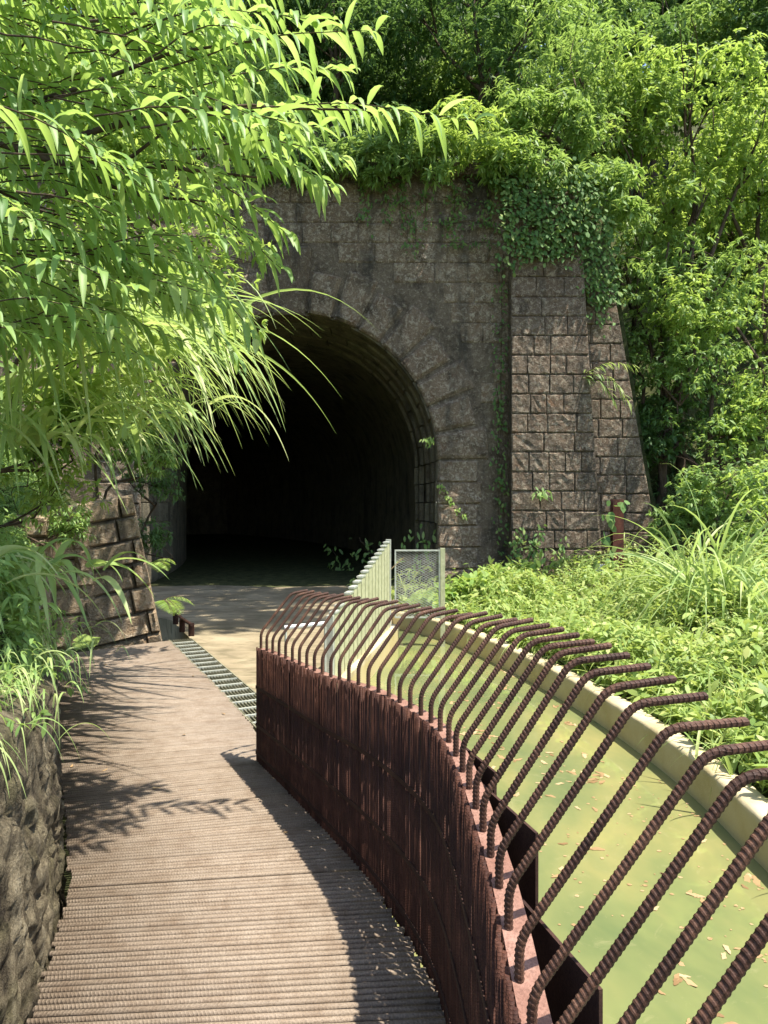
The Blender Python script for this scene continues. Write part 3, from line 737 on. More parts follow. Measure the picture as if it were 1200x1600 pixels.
# low rusty rail at the channel
low = thing('low_handrail', 'low rusty guard rail on three stubby posts beside the drain channel', 'rail', (-2.36, 8.66, -.03))
pts = [ground_at(299, 994, -.03), np.array([-2.60, 9.15, -.03]), np.array([-2.86, 9.75, -.03])]
b = MB(); tp = [p + (0, 0, .17) for p in pts]; tp[0] = tp[0] + (.02, -.05, -.02)
b.tube([q - np.array(low.location) for q in [tp[0], tp[1], tp[2], tp[2] + np.array([-.25, .55, .0])]], .022, 8); b.build('top_rail', M['dark_rust'], low)
for p in pts:
    b = MB(); q = p - np.array(low.location); b.prism([(q[0] - .035, q[1] - .01), (q[0] + .035, q[1] - .01), (q[0] + .035, q[1] + .01), (q[0] - .035, q[1] + .01)], 0, .165); b.build('post', M['dark_rust'], low)

# ================================================================== SLAT FENCE, WHITE RAIL, MESH GATE
fence = thing('slat_fence', 'pale metal fence of upright box slats stepping up towards the tunnel', 'fence', (FENCE0[0], FENCE0[1], 0))
fl = np.linalg.norm(FENCE1 - FENCE0); ns = 15; fa = math.atan2(d[1], d[0]); fence.rotation_euler = (0, 0, fa)
for i in range(ns):
    x = (i + .5) * fl / ns; h = .62 + .50 * (i / (ns - 1)); wdt = fl / ns - .03
    b = MB(); b.box((x - wdt / 2, -.025, .017), (x + wdt / 2, .025, h)); sl_ = b.build('slat', M['pale_fence'], fence)
    b = MB(); b.box((x - wdt / 2 - .006, -.031, h + .001), (x + wdt / 2 + .006, .031, h + .018)); b.build('cap', M['galvanised'], sl_)
for zz in (.14, .46):
    b = MB(); b.box((.02, .027, zz), (fl - .02, .05, zz + .04)); b.build('rail', M['pale_fence'], fence)
for x, h in ((-.05, .62), (fl + .04, 1.16)):
    b = MB(); b.box((x - .03, -.03, .0), (x + .03, .03, h)); b.build('post', M['galvanised'], fence)
pr = thing('white_rail', 'small white pipe hoop standing on the path behind the rusty railing', 'rail', (-.84, 6.0, -.03))
b = MB(); b.tube([(0, 0, .60), (.345, .1, .62)], .017, 8); b.build('top_rail', M['white_pipe'], pr)
for x, y in ((0.01, 0.003), (.335, .097)):
    b = MB(); b.tube([(x, y, 0), (x, y, .59)], .011, 8); b.build('leg', M['galvanised'], pr)
gate = thing('mesh_gate', 'small square wire mesh panel in a thin metal frame before the arch', 'gate', (.14, 9.35, 0))
gw, z0g, z1g = .60, .12, 1.02
b = MB(); b.box((0, -.012, z0g), (.02, .012, z1g)); b.box((gw - .02, -.012, z0g), (gw, .012, z1g)); b.box((.02, -.011, z1g - .02), (gw - .02, .011, z1g)); b.box((.02, -.011, z0g), (gw - .02, .011, z0g + .02)); b.build('frame', M['galvanised'], gate)
b = MB(); b.box((gw + .002, -.03, -.3), (gw + .062, .03, z1g + .02)); b.build('post', M['pale_fence'], gate)
b = MB(); st = .058
for k in range(-20, 34):
    for sgn in (1, -1):
        # diagonal wires clipped to the frame, slope .55
        x0_, zc = k * st, (z0g if sgn > 0 else z1g); P0 = np.array([x0_, zc]); dv = np.array([1, .55 * sgn])
        ts = np.linspace(0, 3, 400); Q = P0 + dv * ts[:, None]; ok = (Q[:, 0] > .015) & (Q[:, 0] < gw - .015) & (Q[:, 1] > z0g + .01) & (Q[:, 1] < z1g - .01)
        if ok.sum() > 3:
            Q = Q[ok]; b.tube([(Q[0, 0], .002 * sgn, Q[0, 1]), (Q[-1, 0], .002 * sgn, Q[-1, 1])], .0028, 4, False)
b.build('wire_mesh', M['wire'], gate, kind='stuff')
b = MB(); b.tube([(-.15, -.1, .68), (.12, -.03, .92)], .007, 6); o = b.build('tie_rod', M['straw'], gate)
# ---- rusty post before the wing wall
pz = .35
post = thing('steel_post', 'rusty upright steel beam post standing in weeds before the pier', 'post', (4.12, 12.5, pz))
b = MB(); b.box((-.095, -.012, -.3), (.095, .0, 1.36)); b.build('flange', M['post_rust'], post)
b = MB(); b.box((-.095, .14, -.3), (.095, .152, 1.36)); b.build('flange', M['post_rust'], post)
b = MB(); b.box((-.006, .001, -.3), (.006, .139, 1.355)); b.build('web', M['post_rust'], post)
blk = MB(); blk.box((3.72, 12.5, .3), (3.90, 12.66, .56)); o = blk.build('marker_block', M['white_pipe']); tag(o, 'small white block half hidden in weeds beside the rusty post', 'block')

# ================================================================== LEFT BLOCK WALL
bw = thing('block_wall', 'tan rough stone block wall with leaning courses at the left deck end', 'wall', (-2.9, 8.7, 0))
O = np.array([-2.9, 8.7, 0])
def block_face(org, ang, tilt, width, rows, cuts, depth):
    """coursed face in a frame turned by ang in plan and tipped by tilt; a solid core stands behind it"""
    Mx = Matrix.Translation(Vector(org) - Vector(O)) @ Matrix.Rotation(ang, 4, 'Z') @ Matrix.Rotation(-tilt, 4, 'Y')
    for i in range(len(rows) - 1):
        cc = cuts[i % len(cuts)]
        for c0, c1 in zip(cc[:-1], cc[1:]):
            o = link('stone', random.choice(SV['block']), bw)
            sx, sz = (c1 - c0) * width - .008, rows[i + 1] - rows[i] - .010
            o.matrix_local = Mx @ Matrix.Translation((c0 * width + .006, random.uniform(-.012, .012), rows[i] + .005)) @ Matrix.Diagonal((sx, .10 * random.uniform(.8, 1.3), sz, 1))
    b = MB(); b.box((.03, .035, rows[0] + .01), (width - .03, depth, rows[-1] - .03), Mx); b.build('core', M['block_mortar'], bw)
block_face((-3.46, 8.40, 0), R(20), R(11), .78, [-.36, -.08, .20, .50, .80, 1.08, 1.36, 1.62], [[0, .78, 1], [0, .86, 1], [0, .68, 1]], .55)
block_face((-4.15, 7.95, 0), R(8), R(0), .38, [-.1, .16, .44, .72, .98, 1.24, 1.5], [[0, 1]], .5)
block_face((-3.86, 8.32, 0), R(12), R(3), .48, [-.1, .3, .62, .95, 1.3, 1.6], [[0, .6, 1], [0, 1]], .5)
# ---- wire netting hanging on the rock
net = MB()
def nsurf(u, v): return (-2.66 + .20 * u + .03 * math.sin(5 * u) + .06 * v, 4.85 + .25 * u - .03 * math.sin(9 * v), 1.20 - .58 * v + .06 * u)
nu, nvv = 11, 22
for i in range(nu):
    pts = [nsurf((i + (.22 if (j % 2) else -.22)) / nu, j / nvv) for j in range(nvv + 1)]; net.tube(pts, .0022, 3, False)
for k in range(14): 
    p0 = np.array(nsurf(random.random(), 1)); net.tube([p0, p0 + np.array([random.uniform(-.05, .1), 0, random.uniform(-.05, .02)])], .003, 3, False)
o = net.build('wire_netting', M['wire']); tag(o, 'torn grey wire netting hanging over the left rock face', 'netting')

# ================================================================== FLOATING LEAVES
fls = []
for k in range(8):
    a = np.linspace(0, 2 * math.pi, 16, endpoint=False); r_ = (1 - .35 * np.abs(np.sin(a)) ** 2) * (1 + .22 * np.sin(a * (3 + k % 3) + k)) * rng.uniform(.85, 1.12, 16)
    V = [(math.cos(q) * rr * 1.3, math.sin(q) * rr * .75, .08 * math.sin(q * 2 + k) + rng.normal(0, .03)) for q, rr in zip(a, r_)] + [(0, 0, .05)]
    m_ = mesh_np('floating_leaf', V, [(i, (i + 1) % 16, 16) for i in range(16)], M['dead_leaf'], True, np.full(17, rng.random())); fls.append(m_)
pool_poly = wv
def inside(x, y):
    c = False; n = len(pool_poly)
    for i in range(n):
        x1, y1 = pool_poly[i]; x2, y2 = pool_poly[i - 1]
        if (y1 > y) != (y2 > y) and x < (x2 - x1) * (y - y1) / (y2 - y1) + x1: c = not c
    return c
cnt = 0; cl = []
while cnt < 298:
    if cl and random.random() < .68:
        bx, by = random.choice(cl); x, y = bx + random.gauss(0, .055), by + random.gauss(0, .04)
    else: x, y = random.uniform(.3, 1.9), 1.3 + 7 * random.random() ** 1.7; cl.append((x, y))
    if not inside(x, y) or not inside(x + .04, y) or not inside(x - .09, y): continue
    o = link('floating_leaf', random.choice(fls)); sc_ = random.uniform(.012, .034) * min(1, .45 + y * .16); o.scale = (sc_, sc_, sc_ * .5); o.location = (x, y, -.247); o.rotation_euler = (random.gauss(0, .05), random.gauss(0, .05), random.uniform(0, 6.3))
    tag(o, 'tan dead leaf floating on the green pond water', 'leaf', 'dead leaves floating on the pond'); cnt += 1

bits = MB(); 
for k in range(1500):
    x, y = random.uniform(.1, 1.9), 1.4 + 8.8 * random.random() ** 1.3
    if fbm(np.array([[x, y * .8]]), 1.7, 55)[0] < .02 + random.gauss(0, .08) or not inside(x, y) or not inside(x - .06, y) or not inside(x + .03, y): continue
    a0 = random.uniform(0, 6.3); rr = random.uniform(.004, .012)
    bits.add([(x + math.cos(a0 + q) * rr * (1.4 if i % 2 else .8), y + math.sin(a0 + q) * rr, -.2475) for i, q in enumerate((0, 1.3, 2.4, 3.6, 5.0))], [(0, 1, 2, 3, 4)])
o = link('leaf_litter', mesh_np('leaf_litter', np.array(bits.v), bits.f, M['dead_leaf'], attr=rng.random(len(bits.v))), kind='stuff'); o['label'] = 'tiny leaf scraps drifting on the pond'; o['category'] = 'leaf litter'
# ================================================================== VEGETATION
def blades(P, n, L, W, lean=(0, 0, 0), spread=.5, droop=2.2, rad=.08, prof='long'):
    m = n; D = np.array([0, 0, 1.0]) + np.array(lean) + np.c_[rng.normal(0, spread, (m, 2)), np.zeros(m)]
    B = np.asarray(P) + np.c_[rng.normal(0, rad, (m, 2)), np.zeros(m)]
    Ls = L * rng.uniform(.5, 1.15, m); return leaf_batch(B, D, Ls, W * rng.uniform(.6, 1.2, m), droop * rng.uniform(.6, 1.3, m), prof, fold=.18)
def grass(name, label, P, n, L, W, group, lean=(0, 0, 0), mat='grass_leaf', **kw):
    P = np.asarray(P, float); V, Fq, a = blades((0, 0, 0), n, L, W, lean, **kw)
    o = link(name, mesh_np(name, V, Fq, M[mat], True, a), loc=tuple(P)); return tag(o, label, 'grass', group)
# ---- overhanging tree on the left
tb = np.array([-4.3, 3.9, 3.0])
ot = thing('overhanging_tree', 'bright willow-leaved tree reaching over the walkway from the left bank', 'tree', tuple(tb))
tw_paths = []; lb = []
def twig(p0, p1, sag=.06, n=24, L=.2, W=.03, r=.006):
    p0, p1 = np.asarray(p0, float), np.asarray(p1, float); mid = (p0 + p1) / 2 + np.array([0, 0, abs(sag)])
    tw_paths.append(([p0, mid, p1], r, r * .25)); C_ = polyline([p0, mid, p1], n=n + 4)
    T = norm(np.gradient(C_, axis=0)); i = np.arange(4, n + 4); P = C_[i]; t = T[i]
    sd = norm(np.cross(t, np.array([0, 0, 1.0]))) * np.where(np.arange(n) % 2, 1, -1)[:, None]
    Dv = t * rng.uniform(.25, .8, (n, 1)) + sd * rng.uniform(.3, .8, (n, 1)) + np.array([0, 0, .35]) + rng.normal(0, .15, (n, 3))
    taper = np.where(np.arange(n) > n - 5, np.linspace(1, .55, n), 1.0)
    lb.append(leaf_batch(P, Dv, L * taper * rng.uniform(.7, 1.12, n), W * rng.uniform(.75, 1.15, n), 2.3 * rng.uniform(.35, 1.6, n), 'lance', fold=.2))
def btwig(x0, y0, Y0, x1, y1, Y1, **k): twig(at(x0, y0, Y0), at(x1, y1, Y1), **k)
for a in ((250, 110, 3.0, 588, 48, 3.0), (330, 175, 3.2, 742, 190, 3.3), (300, 235, 3.1, 535, 245, 3.1), (240, 250, 3.3, 455, 370, 3.3), (220, 330, 3.5, 400, 530, 3.6),
          (200, 60, 3.4, 520, 30, 3.6), (260, 150, 3.3, 545, 110, 3.4), (260, 300, 3.5, 440, 420, 3.5), (330, 190, 3.4, 590, 175, 3.5), (220, 200, 2.9, 500, 200, 2.9), (180, 60, 3.0, 420, 20, 3.0), (180, 400, 3.7, 372, 560, 3.8),
          (350, 250, 3.4, 520, 290, 3.5), (260, 20, 3.6, 480, -20, 3.6)):
    btwig(*a, n=26, L=.225, W=.037)
ylim = np.array([-60, 0, 50, 100, 150, 200, 280, 320, 380, 450, 540, 600]); xlim = np.array([380, 400, 520, 470, 470, 470, 450, 390, 400, 385, 360, 300])
for _ in range(195):
    y = random.uniform(-60, 560); x = random.uniform(-60, np.interp(y, ylim, xlim) - 30); Y = random.uniform(2.7, 3.8)
    p1 = at(x, y, Y); p0 = p1 + np.array([-random.uniform(.45, .8), random.gauss(0, .25), random.uniform(-.05, .22)])
    twig(p0, p1, random.uniform(.03, .1), random.randint(11, 17), .215, .036, .005)
limbs = [([tb + (0, 0, -.9), tb + (.1, -.1, 0), tb + (.2, -.2, .5)], .11, .08)]
tr_ = link('trunk', limb_mesh(limbs, 10), ot, loc=-tb)
for pts, r0, r1 in (([tb + (.1, -.1, .1), at(-120, 215, 3.3), at(0, 232, 3.1), at(110, 258, 3.1), at(330, 262, 3.15), at(400, 275, 3.2)], .05, .005),
                    ([at(55, 240, 3.1), at(160, 200, 3.1), at(330, 170, 3.2), at(560, 170, 3.3)], .016, .004),
                    ([at(110, 255, 3.1), at(200, 300, 3.15), at(320, 315, 3.2)], .013, .004), ([tb + (.1, -.1, .3), at(-60, 190, 3.2), at(110, 150, 3.1), at(250, 85, 3.0), at(420, 60, 3.0)], .03, .004),
                    ([at(185, 260, 3.12), at(245, 215, 3.1), at(275, 190, 3.1)], .010, .004), ([at(-80, 260, 3.5), at(60, 330, 3.5), at(180, 420, 3.6), at(250, 480, 3.7)], .018, .004),
                    ([tb + (.1, -.1, .4), at(-60, 60, 3.4), at(120, 40, 3.4), at(260, 10, 3.5)], .03, .005)):
    link('branch', limb_mesh([(pts, r0, r1)], 7), ot, loc=-tb)
link('twigs', limb_mesh(tw_paths, 4), ot, loc=-tb)['kind'] = 'stuff'
V, Fq, a = merge(lb); link('crown', mesh_np('crown', V - tb, Fq, M['willow_leaf'], True, a), ot)
# ---- long grasses on the left bank
gl = [((95, 540, 4.6), 85, 1.2, 'big arching clump of long grass in the middle of the left bank'), ((30, 500, 4.0), 60, 1.1, 'long grass clump at the left picture edge under the branches'),
      ((180, 560, 5.2), 85, 1.2, 'long drooping grass clump left of the dark tunnel opening'), ((5, 690, 4.2), 55, .75, 'grass clump low on the left bank beneath the larger clumps'),
      ((120, 670, 5.6), 70, .75, 'grass clump just above the tan block wall'),
      ((250, 535, 6.2), 62, 1.45, 'long grass clump reaching farthest across the tunnel mouth'), ((205, 640, 6.4), 50, 1.0, 'grass clump hanging at the edge of the tunnel mouth'), ((-10, 890, 4.0), 60, .36, 'fine short grass tuft on top of the rock at the left edge'), ((-30, 900, 3.4), 60, .42, 'fine grass tuft spilling over the near end of the rock'), ((60, 620, 5.0), 80, 1.1, 'long grass clump filling the middle of the left bank')]
for (x, y, Y), n, L, lab in gl:
    grass('long_grass', lab, at(x, y, Y), int(n * .85), L * 1.15, .044, 'long grass clumps on the left bank', lean=(.6, -.15, 0), spread=.55, droop=2.0, rad=.24)
for k, y_ in enumerate(np.linspace(2.2, 4.0, 8)):
    q = np.array([np.interp(y_, LEFT[:, 1], LEFT[:, 0]) - .20, y_, .90 + .08 * (k % 2)])
    grass('hanging_grass', 'short fine grass tuft drooping over the top edge of the left rock', q, 46, .24, .009, 'fine grass along the rock top', lean=(.5, -.2, .1), spread=.55, droop=3.0, rad=.13)
P = np.c_[np.interp(np.linspace(2.2, 4.3, 420), LEFT[:, 1], LEFT[:, 0]) - .30 + rng.normal(0, .10, 420), np.linspace(2.2, 4.3, 420), .86 + rng.normal(.02, .06, 420)]
o = foliage('undergrowth', [shoots(P, np.c_[np.full(420, .7), rng.normal(-.2, .4, 420), rng.normal(.1, .4, 420)], 7, .05, .015, 1.0, 1.2, 'oval', .08)], 'mid_leaf'); o['kind'] = 'stuff'; o['label'] = 'small leafy plants draped over the top of the left rock'; o['category'] = 'undergrowth'
# left bank under-growth (leafy mass nobody could count)
n = 9000; P = lbank(rng.uniform(3.0, 12.5, n), rng.random(n) ** 1.4 * 5.0 + .16); A = np.c_[rng.normal(.45, .5, n), rng.normal(-.35, .5, n), np.full(n, .8)]
P = P + np.c_[np.zeros((n, 2)), rng.random(n) * .35]
o = foliage('undergrowth', [shoots(P, A, 7, .085, .021, 1.0, .9, 'lance', .12)], 'mid_leaf'); o['kind'] = 'stuff'; o['label'] = 'dense leafy undergrowth covering the left bank'; o['category'] = 'undergrowth'
# shrubs on the left bank behind the tree
for i, (x, y, Y, r_, mat, lab) in enumerate((
        (70, 640, 5.2, .55, 'mid_leaf', 'leafy shrub low on the left bank behind the long grass'), (150, 450, 6.5, .95, 'bright_leaf', 'bright shrub on the left bank behind the overhanging branches'),
        (-20, 380, 5.5, 1.0, 'mid_leaf', 'shrub at the left picture edge behind the overhanging branches'), (230, 330, 8.5, 1.5, 'bright_leaf', 'tall shrub left of the arch behind the overhanging branches'),
        (40, 120, 8.0, 2.0, 'bright_leaf', 'tree high on the left bank behind the overhanging branches'), (320, 120, 10.5, 1.9, 'mid_leaf', 'tree left above the arch behind the overhanging branches'),
        (195, 640, 9.4, .6, 'bright_leaf', 'bright leafy shrub above the block wall at the tunnel edge'), (60, 740, 5.4, .5, 'bright_leaf', 'small bright shrub in the middle of the left bank'), (290, 480, 7.4, .7, 'bright_leaf', 'yellow-green shrub hiding the left side of the arch'),
        (238, 750, 9.9, .42, 'dark_leaf', 'dark leafy shrub at the left jamb above the ferns'), (205, 690, 9.2, .6, 'mid_leaf', 'leafy shrub hanging beside the left jamb'), (228, 835, 10.0, .35, 'dark_leaf', 'small dark shrub at the foot of the left jamb'),
        (45, 440, 7.0, .9, 'mid_leaf', 'shrub in the gap beneath the lowest overhanging branches'),
        (95, 815, 8.0, .32, 'mid_leaf', 'small leafy shrub spilling over the tan block wall'))):
    c = at(x, y, Y); g = c - np.array([r_ * .6, 0, r_ * 1.3])
    tree('shrub' if r_ < 1.4 else 'broadleaf_tree', lab, g, [(c, (r_, r_, r_ * .8)), (c + np.array([r_ * .5, -.1, -r_ * .3]), r_ * .6)], mat, 190, 6, .13 if r_ > .5 else .08, .034 if r_ > .5 else .022, r=.035 * max(r_, .6), sub=12, cat='shrub' if r_ < 1.4 else 'tree', group='shrubs on the left bank', droop=1.0)

# ---- trees on the right and above
rt = [
 ('broadleaf_tree', 'large bright green tree at the upper right', (1075, 150, 15.2), 2.0, 'bright_leaf', .16, .05, 'oval'),
 ('broadleaf_tree', 'dark tree with fine branches above the pier', (900, 110, 15.6), 1.9, 'mid_leaf', .17, .035, 'lance'),
 ('broadleaf_tree', 'mid green tree right of the ivy on the pier', (1045, 380, 14.8), 1.45, 'mid_leaf', .16, .038, 'lance'),
 ('broadleaf_tree', 'leafy tree right of the wing wall at half height', (1120, 560, 14.4), 1.45, 'mid_leaf', .13, .045, 'oval'),
 ('broadleaf_tree', 'yellow-green tree at the right picture edge', (1195, 440, 16.0), 1.5, 'bright_leaf', .14, .045, 'oval'),
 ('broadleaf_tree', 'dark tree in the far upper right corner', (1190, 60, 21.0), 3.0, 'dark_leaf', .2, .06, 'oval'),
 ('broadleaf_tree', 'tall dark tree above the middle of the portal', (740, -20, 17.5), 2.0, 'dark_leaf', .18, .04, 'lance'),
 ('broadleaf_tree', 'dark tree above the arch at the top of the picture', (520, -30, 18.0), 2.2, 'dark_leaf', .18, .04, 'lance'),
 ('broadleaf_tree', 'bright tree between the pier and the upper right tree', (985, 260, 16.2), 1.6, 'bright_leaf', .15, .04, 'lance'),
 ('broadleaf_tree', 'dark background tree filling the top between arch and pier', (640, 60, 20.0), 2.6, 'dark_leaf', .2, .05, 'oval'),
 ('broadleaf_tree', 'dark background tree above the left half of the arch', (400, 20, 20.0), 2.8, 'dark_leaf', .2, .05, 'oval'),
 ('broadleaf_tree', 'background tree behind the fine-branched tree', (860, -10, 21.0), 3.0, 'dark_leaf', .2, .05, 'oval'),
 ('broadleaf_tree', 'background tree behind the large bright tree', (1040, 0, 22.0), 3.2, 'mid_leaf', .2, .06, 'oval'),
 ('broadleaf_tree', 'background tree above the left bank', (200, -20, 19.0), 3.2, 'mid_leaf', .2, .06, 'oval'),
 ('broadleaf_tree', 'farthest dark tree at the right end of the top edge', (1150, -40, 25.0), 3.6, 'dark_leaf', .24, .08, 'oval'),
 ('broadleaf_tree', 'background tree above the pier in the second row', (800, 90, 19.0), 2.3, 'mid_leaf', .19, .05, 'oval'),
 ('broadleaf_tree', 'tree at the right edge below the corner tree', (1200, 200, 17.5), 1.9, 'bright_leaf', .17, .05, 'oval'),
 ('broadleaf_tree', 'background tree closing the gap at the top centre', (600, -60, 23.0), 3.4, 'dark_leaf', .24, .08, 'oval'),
 ('broadleaf_tree', 'background tree closing the gap above the bright right tree', (960, -60, 25.0), 3.8, 'mid_leaf', .26, .09, 'oval'),
 ('broadleaf_tree', 'pale green tree far back on the right slope', (1150, 290, 19.0), 2.2, 'bright_leaf', .17, .055, 'oval'),
]
for name, lab, (x, y, Y), r_, mat, L, W, pf in rt:
    c = at(x, y, Y); base = np.array([c[0] + random.uniform(-.3, .5), max(Y + .3, 14.9), 0])
    tt = np.clip((base[0] - 4.3) / 1.6, 0, 1); base[2] = min(c[2] - r_ * 1.1, (7.75 * (1 - tt) + .55 * tt) + (base[1] - 14.6) * (.95 + .55 * tt))
    bl = [(c, (r_, r_ * .9, r_ * .85)), (c + np.array([r_ * .7, -.2, -r_ * .5]), r_ * .65), (c + np.array([-r_ * .65, 0, -r_ * .35]), r_ * .6), (c + np.array([.1 * r_, -.2, -r_ * .95]), r_ * .6)]
    tree(name, lab, base, bl, mat, 70, 9, L, W, r=.11, group='trees on the slope round the portal', sub=19, subr=.36, prof=pf, droop=.9)
# added unseen tree right of the frame, canopy shaped to shade the tunnel mouth
bl = [(np.array([2.5, 10.3, 12.8]), (1.7, 1.8, 1.2)), (np.array([.7, 10.0, 13.1]), (1.8, 1.8, 1.2)), (np.array([1.3, 12.0, 13.4]), (1.8, 1.2, 1.2)), (np.array([2.2, 8.5, 12.4]), (1.6, 1.3, 1.1)), (np.array([.5, 8.4, 12.6]), (1.6, 1.3, 1.1)), (np.array([3.3, 11.6, 13.0]), (1.1, 1.2, 1.0)), (np.array([-.9, 11.2, 13.0]), (1.5, 1.6, 1.2))]
tree('broadleaf_tree', 'tall added tree, unseen beyond the right edge, its canopy placed to shade the tunnel mouth', (8.4, 12.0, 1.0), bl, 'dark_leaf', 95, 9, .2, .07, r=.18, group='trees on the slope round the portal', sub=18, subr=.4, prof='oval', fork=(8.2, 11.6, 11.8))
# shrubs right of the pier
for x, y, Y, r_, mat, lab in ((1120, 745, 13.2, 1.0, 'mid_leaf', 'leafy shrub right of the foot of the wing wall'), (1060, 800, 13.4, .6, 'mid_leaf', 'dark shrub touching the foot of the wing wall'), (1195, 800, 11.8, .9, 'bright_leaf', 'bright shrub behind the tall grass at the right edge'),
                              (1190, 640, 14.0, 1.0, 'bright_leaf', 'yellow-green shrub at the right edge at mid height'), (1080, 480, 14.2, .9, 'bright_leaf', 'light green shrub filling the slope right of the wing wall'), (1010, 520, 15.0, 1.0, 'mid_leaf', 'shrub close behind the wing wall edge'), (1040, 660, 14.8, 1.0, 'dark_leaf', 'dark shrub against the lower wing wall edge')):
    c = at(x, y, Y); tree('shrub', lab, c - np.array([0, -.2, r_ * 1.1]), [(c, r_), (c + np.array([r_ * .6, .2, -r_ * .3]), r_ * .7), (c + np.array([-r_ * .4, -.1, -r_ * .5]), r_ * .6)], mat, 100, 8, .13, .042, r=.04, cat='shrub', group='shrubs right of the portal', sub=13, prof='oval', droop=.8)
# bushes on top of the portal
for x, y, Y, r_, mat, lab in ((630, 225, 13.95, .9, 'mid_leaf', 'bush on the portal top above the right haunch of the arch'), (725, 215, 14.0, .95, 'bright_leaf', 'sunlit bush with whorled leaves hanging over the middle of the portal top'), (810, 250, 13.9, .8, 'mid_leaf', 'bush hanging over the portal top beside the pier ivy'), (545, 235, 14.2, .7, 'mid_leaf', 'low bush on the portal top right above the arch'),
                         (850, 170, 14.4, .95, 'mid_leaf', 'bush standing on top of the pier'), (440, 240, 14.3, .8, 'dark_leaf', 'dark bush on the portal top behind the overhanging branches'), (930, 290, 14.3, .9, 'mid_leaf', 'bush crowding the top right corner of the pier')):
    c = at(x, y, Y); tree('bush', lab, c - np.array([0, -.5, r_ * .9]), [(c, (r_ * 1.1, r_ * .7, r_ * .75)), (c + np.array([r_ * .5, -.3, -r_ * .55]), r_ * .6), (c + np.array([-r_ * .5, -.25, -r_ * .45]), r_ * .5)], mat, 150, 9, .19, .042, r=.03, cat='bush', group='bushes on the portal top', sub=12, droop=.7)
# understory on the slope
n = 5200; X = rng.uniform(-9, 12, n); h = rng.random(n) * 7; tt = np.clip((X - 4.3) / 1.6, 0, 1); tt = tt * tt * (3 - 2 * tt)
P = np.c_[X, 14.65 + h, 7.75 * (1 - tt) + .55 * tt + h * (.95 * (1 - tt) + 1.5 * tt) + rng.random(n) * .7]
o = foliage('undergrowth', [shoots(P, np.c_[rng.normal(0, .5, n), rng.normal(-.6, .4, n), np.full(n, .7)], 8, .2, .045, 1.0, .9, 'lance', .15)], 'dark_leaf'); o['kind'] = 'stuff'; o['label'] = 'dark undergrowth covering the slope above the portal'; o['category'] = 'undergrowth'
# ---- climbers on the masonry
def climber(lab, paths, mat='ivy_leaf', L=.11, W=.055, dens=26, spread=.10):
    Ps = []
    root = np.asarray(paths[0][0], float); t = thing('climbing_plant', lab, 'climber', tuple(root), 'climbers on the portal masonry'); st = []
    for pts in paths:
        q = polyline(pts, step=.06); q = q + np.c_[rng.normal(0, .02, len(q)), np.zeros(len(q)), rng.normal(0, .02, len(q))]; st.append((q[::max(1, len(q) // 9)] - root, .008, .004))
        m = int(len(q) * .06 * dens * 3); i = rng.integers(0, len(q), m); Ps.append(q[i] + np.c_[rng.normal(0, spread, m), -np.abs(rng.normal(.02, .05, m)), rng.normal(0, spread, m)])
    P = np.vstack(Ps); n = len(P); D = np.c_[rng.normal(0, .6, n), rng.normal(-.7, .3, n), rng.normal(-.5, .4, n)]
    V, Fq, a = leaf_batch(P, D, L * rng.uniform(.6, 1.2, n), W * rng.uniform(.7, 1.1, n), .8, 'oval', up=np.tile([0, -1.0, .4], (n, 1)))
    link('stem', limb_mesh(st, 4), t); link('leaves', mesh_np('leaves', V - root, Fq, M[mat], True, a), t)
yw, yp = YP - .08, 13.66
def W_(x, y, Y): return at(x, y, Y)
climber('ivy mass covering the top of the pier', [[W_(790 + k * 17, 270, yp), W_(795 + k * 16, 330, yp - .05), W_(800 + k * 14 + random.gauss(0, 8), 390 + random.uniform(-30, 25), yp)] for k in range(9)], L=.13, W=.07, dens=34, spread=.14)
climber('ivy strands hanging from the bushes over the headwall', [[W_(560 + k * 33, 255, yw), W_(565 + k * 33 + random.gauss(0, 8), 300, yw), W_(562 + k * 33 + random.gauss(0, 14), 320 + random.uniform(0, 80), yw)] for k in range(8)], L=.12, W=.05, dens=15, spread=.08)
climber('ivy hanging down the right edge of the pier', [[W_(900 + k * 16, 350, yp + .1), W_(915 + k * 13, 430, yp + .15), W_(925 + k * 9, 490 + random.uniform(-20, 20), yp + .2)] for k in range(4)], L=.13, W=.06, dens=30, spread=.13)
climber('thin creeper running down the dark groove beside the pier', [[W_(785, 400, yw), W_(782, 520, yw), W_(784, 650, yw), W_(778, 760, yw), W_(782, 870, yw)], [W_(775, 600, yw), W_(780, 700, yw), W_(790, 820, yw)]], mat='ivy_leaf', L=.10, W=.05, dens=9, spread=.09)
climber('fern-like creepers spread over the upper wall below the bushes', [[W_(660, 350, yw), W_(720, 345, yw), W_(770, 350, yw)], [W_(690, 310, yw), W_(740, 320, yw), W_(790, 330, yw)], [W_(600, 310, yw), W_(640, 330, yw), W_(650, 390, yw)], [W_(700, 385, yw), W_(740, 378, yw), W_(770, 380, yw)], [W_(560, 300, yw), W_(600, 290, yw), W_(640, 300, yw)]], L=.11, W=.04, dens=12, spread=.06)
climber('leafy creeper at the foot of the pier', [[W_(815, 910, yp), W_(830, 870, yp), W_(840, 825, yp)], [W_(800, 900, yp), W_(805, 860, yp), W_(812, 830, yp)], [W_(870, 900, yp), W_(872, 870, yp), W_(880, 850, yp)]], L=.11, W=.06, dens=24, spread=.07)
climber('heart-leaved vine climbing beside the rusty post', [[W_(945, 885, 12.45), W_(950, 840, 12.45), W_(955, 790, 12.45), W_(975, 780, 12.4)]], mat='ivy_leaf', L=.18, W=.13, dens=7, spread=.06)
climber('short strand of bright creeper on the right jamb', [[W_(688, 755, yw), W_(705, 785, yw), W_(725, 805, yw)]], mat='bright_leaf', L=.09, W=.04, dens=20, spread=.02)
